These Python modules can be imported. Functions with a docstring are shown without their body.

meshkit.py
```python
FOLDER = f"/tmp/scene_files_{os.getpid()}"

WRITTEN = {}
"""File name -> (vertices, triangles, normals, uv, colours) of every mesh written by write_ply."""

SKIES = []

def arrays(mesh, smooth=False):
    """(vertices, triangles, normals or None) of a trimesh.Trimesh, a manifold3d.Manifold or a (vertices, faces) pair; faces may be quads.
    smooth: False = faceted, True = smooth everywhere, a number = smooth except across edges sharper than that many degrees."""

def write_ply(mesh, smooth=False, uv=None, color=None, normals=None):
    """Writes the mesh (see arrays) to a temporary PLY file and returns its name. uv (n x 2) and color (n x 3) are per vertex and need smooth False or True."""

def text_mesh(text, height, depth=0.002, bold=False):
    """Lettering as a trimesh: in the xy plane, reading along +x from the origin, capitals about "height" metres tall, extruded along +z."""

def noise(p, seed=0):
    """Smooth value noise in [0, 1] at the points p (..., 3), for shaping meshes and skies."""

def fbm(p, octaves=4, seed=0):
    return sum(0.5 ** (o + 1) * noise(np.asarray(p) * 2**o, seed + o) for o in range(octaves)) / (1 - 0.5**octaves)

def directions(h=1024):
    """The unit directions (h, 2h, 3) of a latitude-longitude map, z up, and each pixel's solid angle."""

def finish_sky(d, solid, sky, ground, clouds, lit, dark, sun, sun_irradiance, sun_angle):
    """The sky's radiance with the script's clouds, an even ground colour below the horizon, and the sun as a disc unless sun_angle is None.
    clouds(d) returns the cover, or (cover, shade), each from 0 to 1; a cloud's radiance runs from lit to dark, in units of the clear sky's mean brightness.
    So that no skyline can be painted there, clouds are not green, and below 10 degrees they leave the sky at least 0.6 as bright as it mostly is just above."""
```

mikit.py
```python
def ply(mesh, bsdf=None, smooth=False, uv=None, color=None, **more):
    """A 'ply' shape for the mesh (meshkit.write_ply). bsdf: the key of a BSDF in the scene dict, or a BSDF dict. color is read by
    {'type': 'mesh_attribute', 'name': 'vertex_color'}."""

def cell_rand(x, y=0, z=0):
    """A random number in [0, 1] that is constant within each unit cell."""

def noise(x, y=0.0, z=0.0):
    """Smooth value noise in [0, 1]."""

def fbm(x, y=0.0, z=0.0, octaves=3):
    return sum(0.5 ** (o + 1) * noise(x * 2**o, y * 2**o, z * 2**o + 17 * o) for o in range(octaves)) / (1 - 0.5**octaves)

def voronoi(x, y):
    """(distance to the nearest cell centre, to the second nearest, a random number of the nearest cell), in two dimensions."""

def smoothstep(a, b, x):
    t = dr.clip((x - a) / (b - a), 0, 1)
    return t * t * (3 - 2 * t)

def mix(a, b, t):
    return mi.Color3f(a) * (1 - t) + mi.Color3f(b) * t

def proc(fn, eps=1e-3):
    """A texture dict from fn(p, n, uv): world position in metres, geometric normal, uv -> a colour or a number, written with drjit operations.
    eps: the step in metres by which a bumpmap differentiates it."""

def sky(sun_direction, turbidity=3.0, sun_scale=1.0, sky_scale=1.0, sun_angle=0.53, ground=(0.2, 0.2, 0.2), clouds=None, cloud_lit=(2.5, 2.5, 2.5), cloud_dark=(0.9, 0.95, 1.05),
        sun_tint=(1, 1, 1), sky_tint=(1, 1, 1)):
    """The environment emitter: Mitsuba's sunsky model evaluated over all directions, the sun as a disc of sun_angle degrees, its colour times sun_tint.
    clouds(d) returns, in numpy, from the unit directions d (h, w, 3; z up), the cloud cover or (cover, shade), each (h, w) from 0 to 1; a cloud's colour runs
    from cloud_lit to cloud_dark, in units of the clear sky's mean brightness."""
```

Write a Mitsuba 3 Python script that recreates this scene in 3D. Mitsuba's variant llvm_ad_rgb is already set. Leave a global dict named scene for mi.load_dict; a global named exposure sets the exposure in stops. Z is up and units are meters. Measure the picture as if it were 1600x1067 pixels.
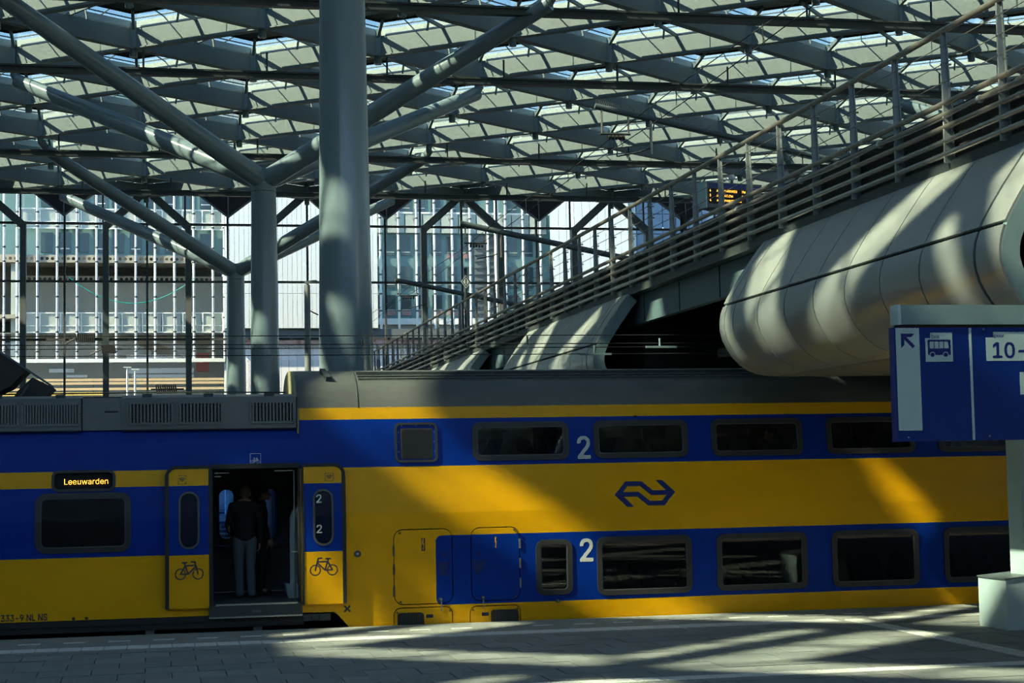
import math, numpy as np, trimesh, mitsuba as mi, drjit as dr, mikit, meshkit
from shapely.geometry import Polygon, Point, LineString, box as sbox
from shapely.ops import unary_union
from shapely import affinity
T = mi.ScalarTransform4f
rng = np.random.default_rng(7)

# ------------------------------------------------------------------ camera, sky, exposure
# world: X along the tracks (to the right), Y across them (away), Z up; the lens is the origin
YAW, PITCH, ROLL, FPX = .206442, .0742507, -.0187176, 2689.37
_f = np.array([math.sin(YAW) * math.cos(PITCH), math.cos(YAW) * math.cos(PITCH), math.sin(PITCH)])
_r0 = np.array([math.cos(YAW), -math.sin(YAW), 0]); _u0 = np.cross(_r0, _f)
_up = -math.sin(ROLL) * _r0 + math.cos(ROLL) * _u0
exposure = 3.72
SUN = (-1.0, -.27, .95)
scene = {
    'camera': {'type': 'perspective', 'fov_axis': 'x', 'fov': math.degrees(2 * math.atan(800 / FPX)), 'near_clip': .1, 'far_clip': 2000.,
               'to_world': T().look_at(origin=[0, 0, 0], target=_f.tolist(), up=_up.tolist())},
    'sky': mikit.sky(SUN, turbidity=3.0, sun_scale=1.0, sky_scale=1.0, sun_angle=.8, ground=(.12, .13, .13), sun_tint=(1.0, .97, .90), sky_tint=(1.04, 1.0, .93)),
}
labels = {}

# ------------------------------------------------------------------ helpers
class MB:
    """collects boxes, bars and tubes into one mesh"""
    def __init__(s): s.v, s.f, s.n = [], [], 0
    def add(s, v, f):
        v = np.asarray(v, float); f = np.asarray(f, int)
        if f.shape[1] == 4: f = np.vstack([f[:, [0, 1, 2]], f[:, [0, 2, 3]]])
        s.v.append(v); s.f.append(f + s.n); s.n += len(v); return s
    def mesh(s, m): return s.add(m.vertices, m.faces)
    def box(s, x0, x1, y0, y1, z0, z1):
        v = [(x, y, z) for x in (x0, x1) for y in (y0, y1) for z in (z0, z1)]
        return s.add(v, [(0, 1, 3, 2), (4, 6, 7, 5), (0, 4, 5, 1), (2, 3, 7, 6), (0, 2, 6, 4), (1, 5, 7, 3)])
    def hexa(s, a, b):
        """solid between two quads given in the same order"""
        v = list(a) + list(b)
        return s.add(v, [(0, 3, 2, 1), (4, 5, 6, 7), (0, 1, 5, 4), (1, 2, 6, 5), (2, 3, 7, 6), (3, 0, 4, 7)])
    def bar(s, p, q, w, h, up=(0, 0, 1)):
        """rectangular bar from p to q, w across, h along up"""
        p, q = np.asarray(p, float), np.asarray(q, float); d = (q - p) / np.linalg.norm(q - p)
        a = np.cross(d, up)
        if np.linalg.norm(a) < 1e-6: a = np.cross(d, (1, 0, 0))
        a /= np.linalg.norm(a); b = np.cross(a, d)
        o = [a * w / 2 * i + b * h / 2 * j for i, j in ((-1, -1), (1, -1), (1, 1), (-1, 1))]
        return s.hexa([p + k for k in o], [q + k for k in o])
    def tube(s, pts, r, n=12, cap=True):
        pts = np.asarray(pts, float); r = np.broadcast_to(np.asarray(r, float), len(pts))
        t = np.gradient(pts, axis=0); t /= np.linalg.norm(t, axis=1, keepdims=True)
        a = np.cross(t[0], (0, 0, 1));  a = np.cross(t[0], (1, 0, 0)) if np.linalg.norm(a) < 1e-3 else a
        a /= np.linalg.norm(a); ang = np.arange(n) * 2 * np.pi / n; V = []
        for i in range(len(pts)):
            a = a - t[i] * (a @ t[i]); a /= np.linalg.norm(a); b = np.cross(t[i], a)
            V.append(pts[i] + r[i] * (np.cos(ang)[:, None] * a + np.sin(ang)[:, None] * b))
        F = [(i * n + k, i * n + (k + 1) % n, (i + 1) * n + (k + 1) % n, (i + 1) * n + k) for i in range(len(pts) - 1) for k in range(n)]
        s.add(np.vstack(V), F)
        if cap:
            for i, o in ((0, 1), (len(pts) - 1, 0)):
                c = np.vstack([V[i], pts[i]]); f = [(n, (k + o) % n, (k + 1 - o) % n) for k in range(n)]
                s.add(c, f)
        return s
    def out(s): return (np.vstack(s.v), np.vstack(s.f))

def numbered(k):
    if k not in taken: taken.add(k); return k
    i = count.get(k, 0) + 1
    while f'{k}_{i:03d}' in taken: i += 1
    count[k] = i; k = f'{k}_{i:03d}'; taken.add(k); return k
taken, count = set(), {}
def put(name, mesh, mat, parent=None, smooth=False, label=None, kind=None, **more):
    if isinstance(mesh, MB): mesh = mesh.out()
    k = numbered(f'{parent}__{name}' if parent else name)
    scene[k] = mikit.ply(mesh, mat, smooth, **more)
    d = {}
    if label: d['label'] = label
    if kind: d['kind'] = kind
    if d: labels[k] = d
    return k
def thing(name, label, cat, group=None, kind=None):
    k = numbered(name); labels[k] = {'label': label}
    if kind: labels[k]['kind'] = kind
    else: labels[k]['category'] = cat
    if group: labels[k]['group'] = group
    return k
def tag(k, label, cat, group=None):
    labels[k] = {'label': label, 'category': cat}
    if group: labels[k]['group'] = group
def polys(g):
    return [p for p in getattr(g, 'geoms', [g]) if p.geom_type == 'Polygon' and p.area > 1e-8]
def rrect(x0, z0, x1, z1, r, n=6):
    x0, x1, z0, z1 = min(x0, x1), max(x0, x1), min(z0, z1), max(z0, z1)
    return sbox(x0 + r, z0 + r, x1 - r, z1 - r).buffer(r, quad_segs=n) if r else sbox(x0, z0, x1, z1)
def extr(poly, h):
    ms = [trimesh.creation.extrude_polygon(p, h, engine='earcut') for p in polys(poly)]
    return trimesh.util.concatenate(ms)
def flat(poly, Y, d0, d1):
    """(x, z) outline facing -Y, standing from Y-d1 to Y-d0"""
    m = extr(poly, d1 - d0); v = m.vertices.copy()
    m.vertices = np.stack([v[:, 0], Y - d0 - v[:, 2], v[:, 1]], 1); return m
def text(s, h, bold=False, spacing=None):
    m = meshkit.text_mesh(s, h, .003, bold); return m

# ------------------------------------------------------------------ materials
def M(name, d): scene['mat_' + name] = d
def pr(c, rough=.5, **k): return {'type': 'principled', 'base_color': {'type': 'rgb', 'value': list(c)} if not isinstance(c, dict) else c, 'roughness': rough, **k}
def two(d): return {'type': 'twosided', 'bsdf': d}
def P(name, c, rough=.5, **k): M(name, two(pr(c, rough, **k)))
def speck(a, b, s, s2=None):
    s2 = s2 or s
    return mikit.proc(lambda p, n, uv: mikit.mix(a, b, mikit.fbm(p.x * s, p.y * s, p.z * s2, 4)))
P('roof_steel', (.15, .20, .205), .38, specular=.5)
P('rib_face', speck((.132, .172, .182), (.158, .20, .207), .6), .55)
P('cap', (.018, .021, .022), .6)
P('gable', (.010, .012, .013), .7)
P('upstand', (.36, .42, .42), .5)
P('column', speck((.165, .235, .27), (.205, .275, .30), .35, .1), .2, specular=.6, clearcoat=.6, clearcoat_gloss=.85)
P('dark_steel', (.05, .062, .066), .5)
P('mid_steel', (.095, .125, .135), .45)
M('roof_glass', {'type': 'thindielectric', 'int_ior': 1.5, 'specular_transmittance': {'type': 'rgb', 'value': [.49, .62, .615]}})
M('wall_glass', {'type': 'thindielectric', 'int_ior': 1.3, 'specular_transmittance': {'type': 'rgb', 'value': [.70, .81, .82]}})
M('train_glass', {'type': 'thindielectric', 'int_ior': 1.36, 'specular_transmittance': {'type': 'rgb', 'value': [.32, .36, .38]}})
M('blue_glass', {'type': 'thindielectric', 'int_ior': 1.52, 'specular_transmittance': {'type': 'rgb', 'value': [.03, .11, .42]}})
def dirty(a, b, s, lo=.35, hi=.75):
    return mikit.proc(lambda p, n, uv: mikit.mix(a, b, mikit.smoothstep(lo, hi, mikit.fbm(p.x * s, p.y * s, p.z * s * 2.2, 4)) * .5))
P('yellow', dirty((.90, .455, .0), (.80, .40, .003), 1.1), .3, specular=.25, clearcoat=.15, clearcoat_gloss=.9)
P('blue', dirty((.0, .036, .33), (.0, .031, .28), 1.2), .28, specular=.2, clearcoat=.12, clearcoat_gloss=.9)
P('train_roof', dirty((.12, .128, .122), (.06, .07, .07), .9, .3, .7), .5)
P('train_grey', dirty((.17, .185, .185), (.11, .125, .125), 1.3), .5)
P('coach_end', (.30, .28, .17), .6)
P('rubber', (.018, .02, .021), .55)
P('frame', (.035, .037, .036), .4)
P('black', (.006, .007, .007), .6)
P('interior', (.10, .105, .105), .7)
P('interior_floor', (.06, .07, .072), .5)
P('seat', (.04, .05, .10), .8)
P('step', (.05, .058, .062), .5)
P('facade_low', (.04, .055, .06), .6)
P('hall_wall', (.40, .44, .45), .6)
P('chrome', (.55, .56, .55), .28, metallic=1.0)
P('duct', (.48, .60, .62), .4)
P('white', (.62, .68, .66), .5)
P('decal_dark', (.02, .01, .05), .5)
P('decal_blue', (.008, .02, .17), .4)
P('sign_blue', (.0, .028, .22), .38, specular=.4)
P('sign_white', (.46, .62, .63), .5)
P('sign_grey', (.20, .30, .32), .5)
P('stainless', dirty((.42, .39, .335), (.24, .225, .20), 1.4), .33, metallic=.75)
P('stainless_bright', (.55, .55, .51), .25, metallic=.9)
P('deck_dark', speck((.028, .026, .024), (.055, .05, .046), 2.0), .7)
P('post', (.24, .27, .265), .45)
P('beam_blue', (.10, .16, .18), .5)
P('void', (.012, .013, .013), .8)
P('shell', speck((.33, .37, .36), (.39, .42, .40), .9), .36, metallic=.35)
P('shell_low', speck((.36, .41, .42), (.42, .46, .46), .5), .28, metallic=.55)
P('soffit', (.16, .16, .145), .45)
P('joint', (.02, .024, .025), .7)
P('paving_edge', speck((.17, .185, .17), (.22, .235, .215), 6.), .85)
for i, c in enumerate(((.155, .175, .17), (.17, .19, .183), (.185, .203, .195), (.163, .178, .172))):
    P(f'slab_{i}', speck(tuple(x * .9 for x in c), tuple(x * 1.1 for x in c), 7.), .8)
P('line_white', speck((.42, .44, .42), (.56, .58, .55), 8.), .8)
P('ballast', (.05, .048, .045), .9)
P('rail_steel', (.12, .10, .09), .4, metallic=.6)
P('white_panel', speck((.66, .71, .72), (.71, .76, .77), .3), .55)
P('white_panel_low', (.80, .785, .81), .55)
P('maroon', (.05, .028, .034), .6)
P('mullion', (.80, .84, .82), .45)
P('facade_teal', (.14, .25, .26), .35)
P('facade_window', (.035, .065, .075), .15, specular=.7)
P('concrete_warm', (.34, .33, .28), .75)
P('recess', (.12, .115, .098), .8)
P('balustrade', (.42, .48, .45), .4)
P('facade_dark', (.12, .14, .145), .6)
P('lit_white', (.86, .88, .88), .6)
P('hoarding', (.62, .48, .28), .7)
P('hoarding_yellow', (.62, .47, .12), .7)
P('red', (.33, .09, .07), .6)
P('pink_brick', (.28, .19, .19), .7)
P('blue_facade', (.16, .24, .34), .3)
P('teal_cable', (.0, .33, .28), .5)
P('wire', (.03, .034, .035), .5)
P('insulator', (.045, .04, .036), .5)
P('lip', (.085, .09, .088), .4)
P('slat', (.22, .235, .235), .5)
P('skin', (.34, .20, .14), .55); P('hair_fair', (.12, .09, .055), .8); P('hair_dark', (.018, .015, .013), .7)
P('jeans', (.10, .13, .14), .85); P('jacket', (.009, .010, .012), .8); P('shirt', (.12, .12, .10), .8); P('shoe', (.11, .09, .075), .6)
P('poster', (.42, .37, .26), .6)
M('led', {'type': 'diffuse', 'reflectance': {'type': 'rgb', 'value': [.2, .1, .02]}})
LED = {'type': 'area', 'radiance': {'type': 'rgb', 'value': [.30, .115, .012]}}

# ------------------------------------------------------------------ ground and platforms
GZ, PZ = -3.06, -2.30
k = put('floor', MB().box(-60, 90, -30, 190, GZ - .3, GZ), 'mat_ballast', kind='structure')
pf = thing('platform', '', '', kind='structure'); labels[pf] = {'kind': 'structure'}
put('base', MB().box(-45, 60, 2, 25.93, GZ, PZ - .012), 'mat_joint', pf)
put('edge_course', MB().box(-45, 60, 24.34, 25.95, PZ - .25, PZ - .002), 'mat_paving_edge', pf)
sl = MB(); far = MB(); nsl = 0
for j, y0 in enumerate(np.arange(17.15, 23.6, .62)):
    y1 = min(y0 + .62, 23.66)
    for i, x0 in enumerate(np.arange(-3.2 + .31 * (j % 2), 13.4, .62)):
        x1 = x0 + .62
        z = PZ + rng.uniform(-.004, .003)
        b = MB().box(x0 + .006, x1 - .006, y0 + .006, y1 - .006, PZ - .06, z)
        if nsl < 298 and -2.6 < x0 - 0 and x0 < .55 * y1: put('slab', b, f'mat_slab_{rng.integers(4)}', pf); nsl += 1
        else: far.box(x0 + .006, x1 - .006, y0 + .006, y1 - .006, PZ - .06, z)
for x0, x1, y0, y1 in ((-45, -3.25, 2, 23.66), (14.0, 60, 2, 23.66), (-3.25, 14.0, 2, 17.13)):
    for X in np.arange(x0, x1, 1.24):
        for Y in np.arange(y0, y1, 1.24): far.box(X + .006, min(X + 1.24, x1) - .006, Y + .006, min(Y + 1.24, y1) - .006, PZ - .06, PZ)
put('paving', far, 'mat_slab_1', pf, kind='stuff')
# white blocks and dashes let into the paving
nb = 0; ext = MB()
for i in range(-12, 60):
    x0 = -.95 + .30 * (i - 0) - .0
    if 9.72 < x0 < 10.35: continue
    if x0 > 9.8: ya, yb = 23.95, 24.33
    else: ya, yb = 23.86, 24.30
    b = MB().box(x0 + .007, x0 + .293, ya, yb, PZ - .05, PZ + .004 + rng.uniform(-.001, .001))
    put('white_block', b, 'mat_line_white', pf)
put('edge_filler', MB().box(-45, 60, 23.66, 24.36, PZ - .2, PZ - .004), 'mat_paving_edge', pf)
for i in range(-4, 26):
    x0 = -1.84 + .61 * i
    put('white_dash', MB().box(x0, x0 + .30, 24.96, 25.08, PZ - .05, PZ + .004), 'mat_line_white', pf)
for i in range(19):
    y0 = 18.40 + .30 * i; g = MB(); g.box(9.97, 10.27, y0 + .006, y0 + .294, PZ - .05, PZ + .004)
    for r in range(5): g.box(9.99 + .056 * r, 10.02 + .056 * r, y0 + .01, y0 + .29, PZ + .004, PZ + .010)
    put('guide_block', g, 'mat_line_white', pf)
for i in range(-4, 40):
    x0 = .3 * i; put('far_white_block', MB().box(x0 + .006, x0 + .294, 18.05, 18.36, PZ - .05, PZ + .004), 'mat_line_white', pf)
put('second_platform', MB().box(-45, 60, 33.3, 43.2, GZ, PZ), 'mat_slab_1', pf)
put('third_platform', MB().box(-45, 60, 51., 60.5, GZ, PZ), 'mat_slab_1', pf)
for y in (27.4, 31.0):
    t = thing('railway_track', f'pair of steel rails {"under the yellow and blue train" if y < 28 else "behind the train beside the second platform"}', 'railway track')
    for s in (-1, 1): put('rail', MB().box(-45, 60, y + s * .7175 - .035, y + s * .7175 + .035, GZ + .02, GZ + .17), 'mat_rail_steel', t)
    sp = MB()
    for x in np.arange(-20, 30, .8): sp.box(x, x + .25, y - 1.2, y + 1.2, GZ, GZ + .02)
    put('sleepers', sp, 'mat_paving_edge', t, kind='stuff')

# ------------------------------------------------------------------ roof: a lattice of deep ribs with a capped skylight in each diamond
LX, LY = 4.985, 3.80
def node(i, j): 
    Y = 66.6 + LY * j
    return np.array([4.23 + LX * i + .0093 * (Y - 66.6), Y])
ceil = thing('ceiling', '', '', kind='structure'); labels[ceil] = {'kind': 'structure'}
ZB, ZT, ZU = 17.30, 18.10, 18.42
def seen(p, m=0):
    x, y = p; return 57 < y < 112 and -.13 * y - 2 < x < .56 * y + 3
lim = {}
rest = {}
def piece(name, mb, mat, vis, parent=ceil, cap=290):
    if vis and lim.get(name, 0) < cap:
        lim[name] = lim.get(name, 0) + 1
        return put(name, mb, mat, parent)
    v, f = mb.out(); rest.setdefault((name, mat), MB()).add(v, f)
def rib(mb, a, b, mu):
    a, b = np.array([*a, 0.]), np.array([*b, 0.])
    d = (b - a) / np.linalg.norm(b - a); a2, b2 = a + d * .16, b - d * .16
    mb.bar(a2 + [0, 0, (ZB + ZT) / 2], b2 + [0, 0, (ZB + ZT) / 2], .13, ZT - ZB)
    mb.bar(a2 + [0, 0, ZB], b2 + [0, 0, ZB], .36, .05)
    mu.bar(a2 + [0, 0, (ZT + .04 + ZU) / 2], b2 + [0, 0, (ZT + .04 + ZU) / 2], .10, ZU - ZT - .04)
cells = []
for j in range(-20, 12):
    for i in range(-11, 13):
        n = node(i, j)
        if n[0] < -48 or n[0] > 66: continue
        if (i + j) % 2 == 0:
            vis = seen(n)
            if n[1] < 109.2:
                mb = MB(); mb.tube([(n[0], n[1], ZB - .02), (n[0], n[1], ZU)], .2, 8)
                k = piece('node_post', mb, 'mat_roof_steel', vis)
                st = MB(); st.tube([(n[0], n[1], 16.96), (n[0], n[1], ZB)], .155, 12)
                if k: put('drain_stub', st, 'mat_roof_steel', k)
                else: rest.setdefault(('drain_stub', 'mat_roof_steel'), MB()).add(*st.out())
            for di in (-1, 1):
                b = node(i + di, j + 1)
                if b[1] > 109.5: continue
                mb, mu = MB(), MB(); rib(mb, n, b, mu)
                v2 = vis or seen(b)
                k = piece('rib', mb, 'mat_rib_face', v2)
                if k: put('upstand', mu, 'mat_upstand', k)
                else: rest.setdefault(('upstand', 'mat_upstand'), MB()).add(*mu.out())
        else:
            cells.append((abs(n[1] - 75), i, j))
for _, i, j in sorted(cells):
    c = node(i, j)
    if c[1] > 106: continue
    vis = seen(c)
    cor = [node(i, j - 1), node(i + 1, j), node(i, j + 1), node(i - 1, j)]
    s = 1 - 1.06 / 3.02
    inn = [c + (q - c) * s for q in cor]
    cap = MB()
    cap.hexa([(*q, ZU + .02) for q in inn], [(*q, ZU + .16) for q in inn])
    lip = [c + (q - c) * (s * .9) for q in cor]
    for a in range(4):
        cap.bar((*inn[a], ZU + .03), (*inn[(a + 1) % 4], ZU + .03), .1, .12)
    k = piece('skylight_cap', cap, 'mat_cap', vis)
    def sub(nm, mb, mat):
        if k and lim.get(nm, 0) < 290: lim[nm] = lim.get(nm, 0) + 1; put(nm, mb, mat, k)
        else: rest.setdefault((nm, mat), MB()).add(*mb.out())
    for a in range(4):
        b = (a + 1) % 4
        p = MB(); p.add([(*cor[a], ZU + .01), (*cor[b], ZU + .01), (*inn[b], ZU + .06), (*inn[a], ZU + .06)], [(0, 1, 2, 3)])
        sub('pane', p, 'mat_roof_glass')
        g = MB(); m1 = c + (cor[a] - c) * (1 - .30 / 3.02); m2 = c + (cor[b] - c) * (1 - .30 / 3.02)
        g.bar((*m1, ZU + .03), (*m2, ZU + .03), .035, .05)
        for t in (.25, .75):
            q = cor[a] * (1 - t) + cor[b] * t; q2 = inn[a] * (1 - t) + inn[b] * t
            g.bar((*q, ZU + .0), (*q2, ZU + .04), .03, .05)
        sub('glazing_bar', g, 'mat_dark_steel')
        st = MB(); st.bar((*cor[a], ZT + .02), (*(c + (cor[a] - c) * s * .8), ZU + .02), .12, .16)
        sub('strut', st, 'mat_rib_face')
        st = MB(); q = (cor[a] + cor[b]) / 2; q2 = c + (q - c) * s * .75
        st.bar((*q, ZT + .02), (*q2, ZU + .0), .10, .14)
        st.bar((*(q2 + (q - q2) * .45), ZT + .15), (*(q2 + (q - q2) * .40), ZT - .28), .05, .07)
        sub('strut', st, 'mat_rib_face')
put('end_strip', MB().box(-20, 66, 106.4, 109.4, 18.5, 18.62), 'mat_cap', ceil)
for (nm, mat), mb in rest.items():
    put(nm + '_run', mb, mat, ceil, kind='stuff')

# service rails slung under the roof
for q, (y, lab) in enumerate(((59.4, 'nearest, along the top edge'), (70.5, 'second nearest, at the tops of the near arms'), (89.0, 'third nearest, behind the forked column'), (101.0, 'farthest, just above the glass end wall'))):
    t = thing('service_rail', f'long dark rail under the roof, {lab}', 'rail', None)
    b = MB(); b.box(-40, 62, y - .10, y + .10, 16.48, 16.56); b.box(-40, 62, y - .03, y + .03, 16.30, 16.48); b.box(-40, 62, y - .16, y + .16, 16.24, 16.32)
    put('beam', b, 'mat_dark_steel', t)
    for x in np.arange(-11 + .7 * q, .55 * y, 4.985):
        put('hanger', MB().tube([(x, y, 16.5), (x, y, 17.35)], .042, 8), 'mat_dark_steel', t)

# ------------------------------------------------------------------ columns with four arms each
def column(cx, cy, lab, zf=11.3, arms=True, group=None):
    t = thing('branching_column', lab, 'column', group)
    rr = lambda z: .5 * (1.17 - .0215 * (z - 1))
    zs = [GZ, 2, 6, zf + .45]
    put('shaft', MB().tube([(cx, cy, z) for z in zs], [rr(z) for z in zs], 40), 'mat_column', t, smooth=50)
    ring = MB()
    ring.tube([(cx, cy, zf - .42), (cx, cy, zf - .40)], rr(zf) + .012, 40); put('weld_ring', ring, 'mat_dark_steel', t)
    for sx in (-1, 1):
        for sy in (-1, 1):
            a = np.array([cx, cy, zf]); 
            e = np.array([cx + sx * 2 * LX + .0093 * sy * 2 * LY, cy + sy * 2 * LY, 16.75])
            d = e - a
            k = put('arm', MB().tube([a, a + d * .5, a + d * .985], [.40, .36, .30], 28), 'mat_column', t, smooth=50)
            put('arm_head', MB().tube([a + d * .97 + [0, 0, -.1], e + [0, 0, .28]], .2, 16), 'mat_roof_steel', k)
column(4.00, 36.2, 'thick pale steel column in front of the others, rising behind the train out of the picture')
column(4.23, 66.6, 'steel column forking into four long arms just left of the thick front column')
column(4.56, 97.0, 'farthest steel column with four forking arms, left of the nearer forked one')
column(44.1, 66.6, 'forked steel column on the right whose arm shows through the pipe railing', group='columns beyond the viaduct')
column(44.4, 97.0, 'forked steel column on the right behind the viaduct, its left arms reaching the roof', group='columns beyond the viaduct')

# ------------------------------------------------------------------ glass end wall
WY = 109.0
wall = thing('wall_back', '', '', kind='structure'); labels[wall] = {'kind': 'structure'}
thin = []; thick = []
for k in range(-2, 8):
    b = -5.30 + 9.955 * k
    thin += [b, b + 4.985]; thick += [b + 2.48, b + 7.5]
zt = [GZ, 1.26, 4.87, 8.48, 12.09, 15.70, 18.5]
xs = sorted(thin + thick)
for x in thick:
    put('post', MB().box(x - .18, x + .18, WY - .45, WY + .15, GZ, 15.75), 'mat_mid_steel', wall)
    put('slim_mullion', MB().box(x - .23, x - .13, WY - .05, WY + .1, 15.75, 18.5), 'mat_dark_steel', wall)
for i, x in enumerate(sorted(thin)):
    put('mullion', MB().box(x - .06, x + .06, WY - .18, WY + .1, GZ, 18.5), 'mat_dark_steel', wall)
for z in zt[1:-1]:
    put('transom', MB().box(xs[0], xs[-1], WY - .12, WY + .08, z - .065, z + .065), 'mat_dark_steel', wall)
for k in range(-2, 8):
    b = -5.30 + 9.955 * k; v = b + 4.985
    for x in (b + 2.48, b + 7.5):
        put('branch', MB().bar((x, WY - .3, 15.5), (v + (x - v) * .06, WY - .3, 17.62), .46, .42, up=(0, 1, 0)), 'mat_mid_steel', wall)
    g = MB(); zz = 18.5; hw = (zz - 16.09) * 1.30
    g.hexa([(b - hw, WY - .55, zz), (b, WY - .95, 16.09), (b, WY - .95, 16.09), (b + hw, WY - .55, zz)], [(b - hw, WY - .3, zz), (b, WY - .5, 16.09), (b, WY - .5, 16.09), (b + hw, WY - .3, zz)])
    k2 = put('gable_plate', g, 'mat_gable', wall)
    e = MB()
    for s in (-1, 1): e.bar((b + s * hw, WY - .6, zz), (b, WY - 1.0, 16.05), .1, .14, up=(0, 1, 0))
    e.bar((b, WY - .98, 16.0), (b, WY - .7, zz), .08, .1, up=(0, 1, 0))
    put('gable_edge', e, 'mat_mid_steel', k2)
for a, b in zip(xs[:-1], xs[1:]):
    for z0, z1 in zip(zt[:-1], zt[1:]):
        put('pane', MB().add([(a + .05, WY, z0 + .06), (b - .05, WY, z0 + .06), (b - .05, WY, z1 - .06), (a + .05, WY, z1 - .06)], [(0, 1, 2, 3)]), 'mat_wall_glass', wall)
put('head_beam', MB().box(-32, 75, WY - .5, WY + .3, 18.5, 18.9), 'mat_mid_steel', wall)
wl = thing('wall_left', '', '', kind='structure'); labels[wl] = {'kind': 'structure'}
put('panel', MB().box(-19.0, -18.7, -22, 109, GZ, 17.2), 'mat_balustrade', wl)
wr = thing('wall_right', '', '', kind='structure'); labels[wr] = {'kind': 'structure'}
put('panel', MB().box(66, 66.3, -22, 109, GZ, 16.2), 'mat_hall_wall', wr)
# the hall's opposite end wall, behind the viewer
wf = thing('wall_front', '', '', kind='structure'); labels[wf] = {'kind': 'structure'}
put('panel', MB().box(-50, 66, -22.3, -22, GZ, 15.6), 'mat_hall_wall', wf)
for x in np.arange(-50, 66, 5.0): put('post', MB().box(x - .15, x + .15, -22.0, -21.8, 9, 18.5), 'mat_mid_steel', wf)
for z in (12.1, 15.7): put('transom', MB().box(-50, 66, -22.0, -21.9, z - .07, z + .07), 'mat_dark_steel', wf)

# ------------------------------------------------------------------ viaduct crossing the tracks, with its pipe fascia and railing
via = thing('viaduct', 'long viaduct deck crossing above the tracks, with five rows of steel pipes along its edge', 'viaduct')
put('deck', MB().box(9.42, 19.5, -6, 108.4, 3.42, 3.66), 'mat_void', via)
put('fascia_plate', MB().box(9.36, 9.42, -6, 108.4, 3.50, 4.22), 'mat_deck_dark', via)
for i, y in enumerate(np.arange(13.2, 108, 2.76)):
    put('fascia_joint', MB().box(9.345, 9.365, y, y + .05, 3.55, 4.22), 'mat_joint', via)
put('lower_channel', MB().box(9.24, 9.44, -6, 108.4, 3.40, 3.56), 'mat_dark_steel', via)
put('edge_beam', MB().box(9.46, 9.60, -6, 108.4, 2.84, 3.40), 'mat_beam_blue', via)
for i, y in enumerate(np.arange(14, 60, 2.3)): put('beam_joint', MB().box(9.45, 9.462, y, y + .025, 2.86, 3.4), 'mat_joint', via)
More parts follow.
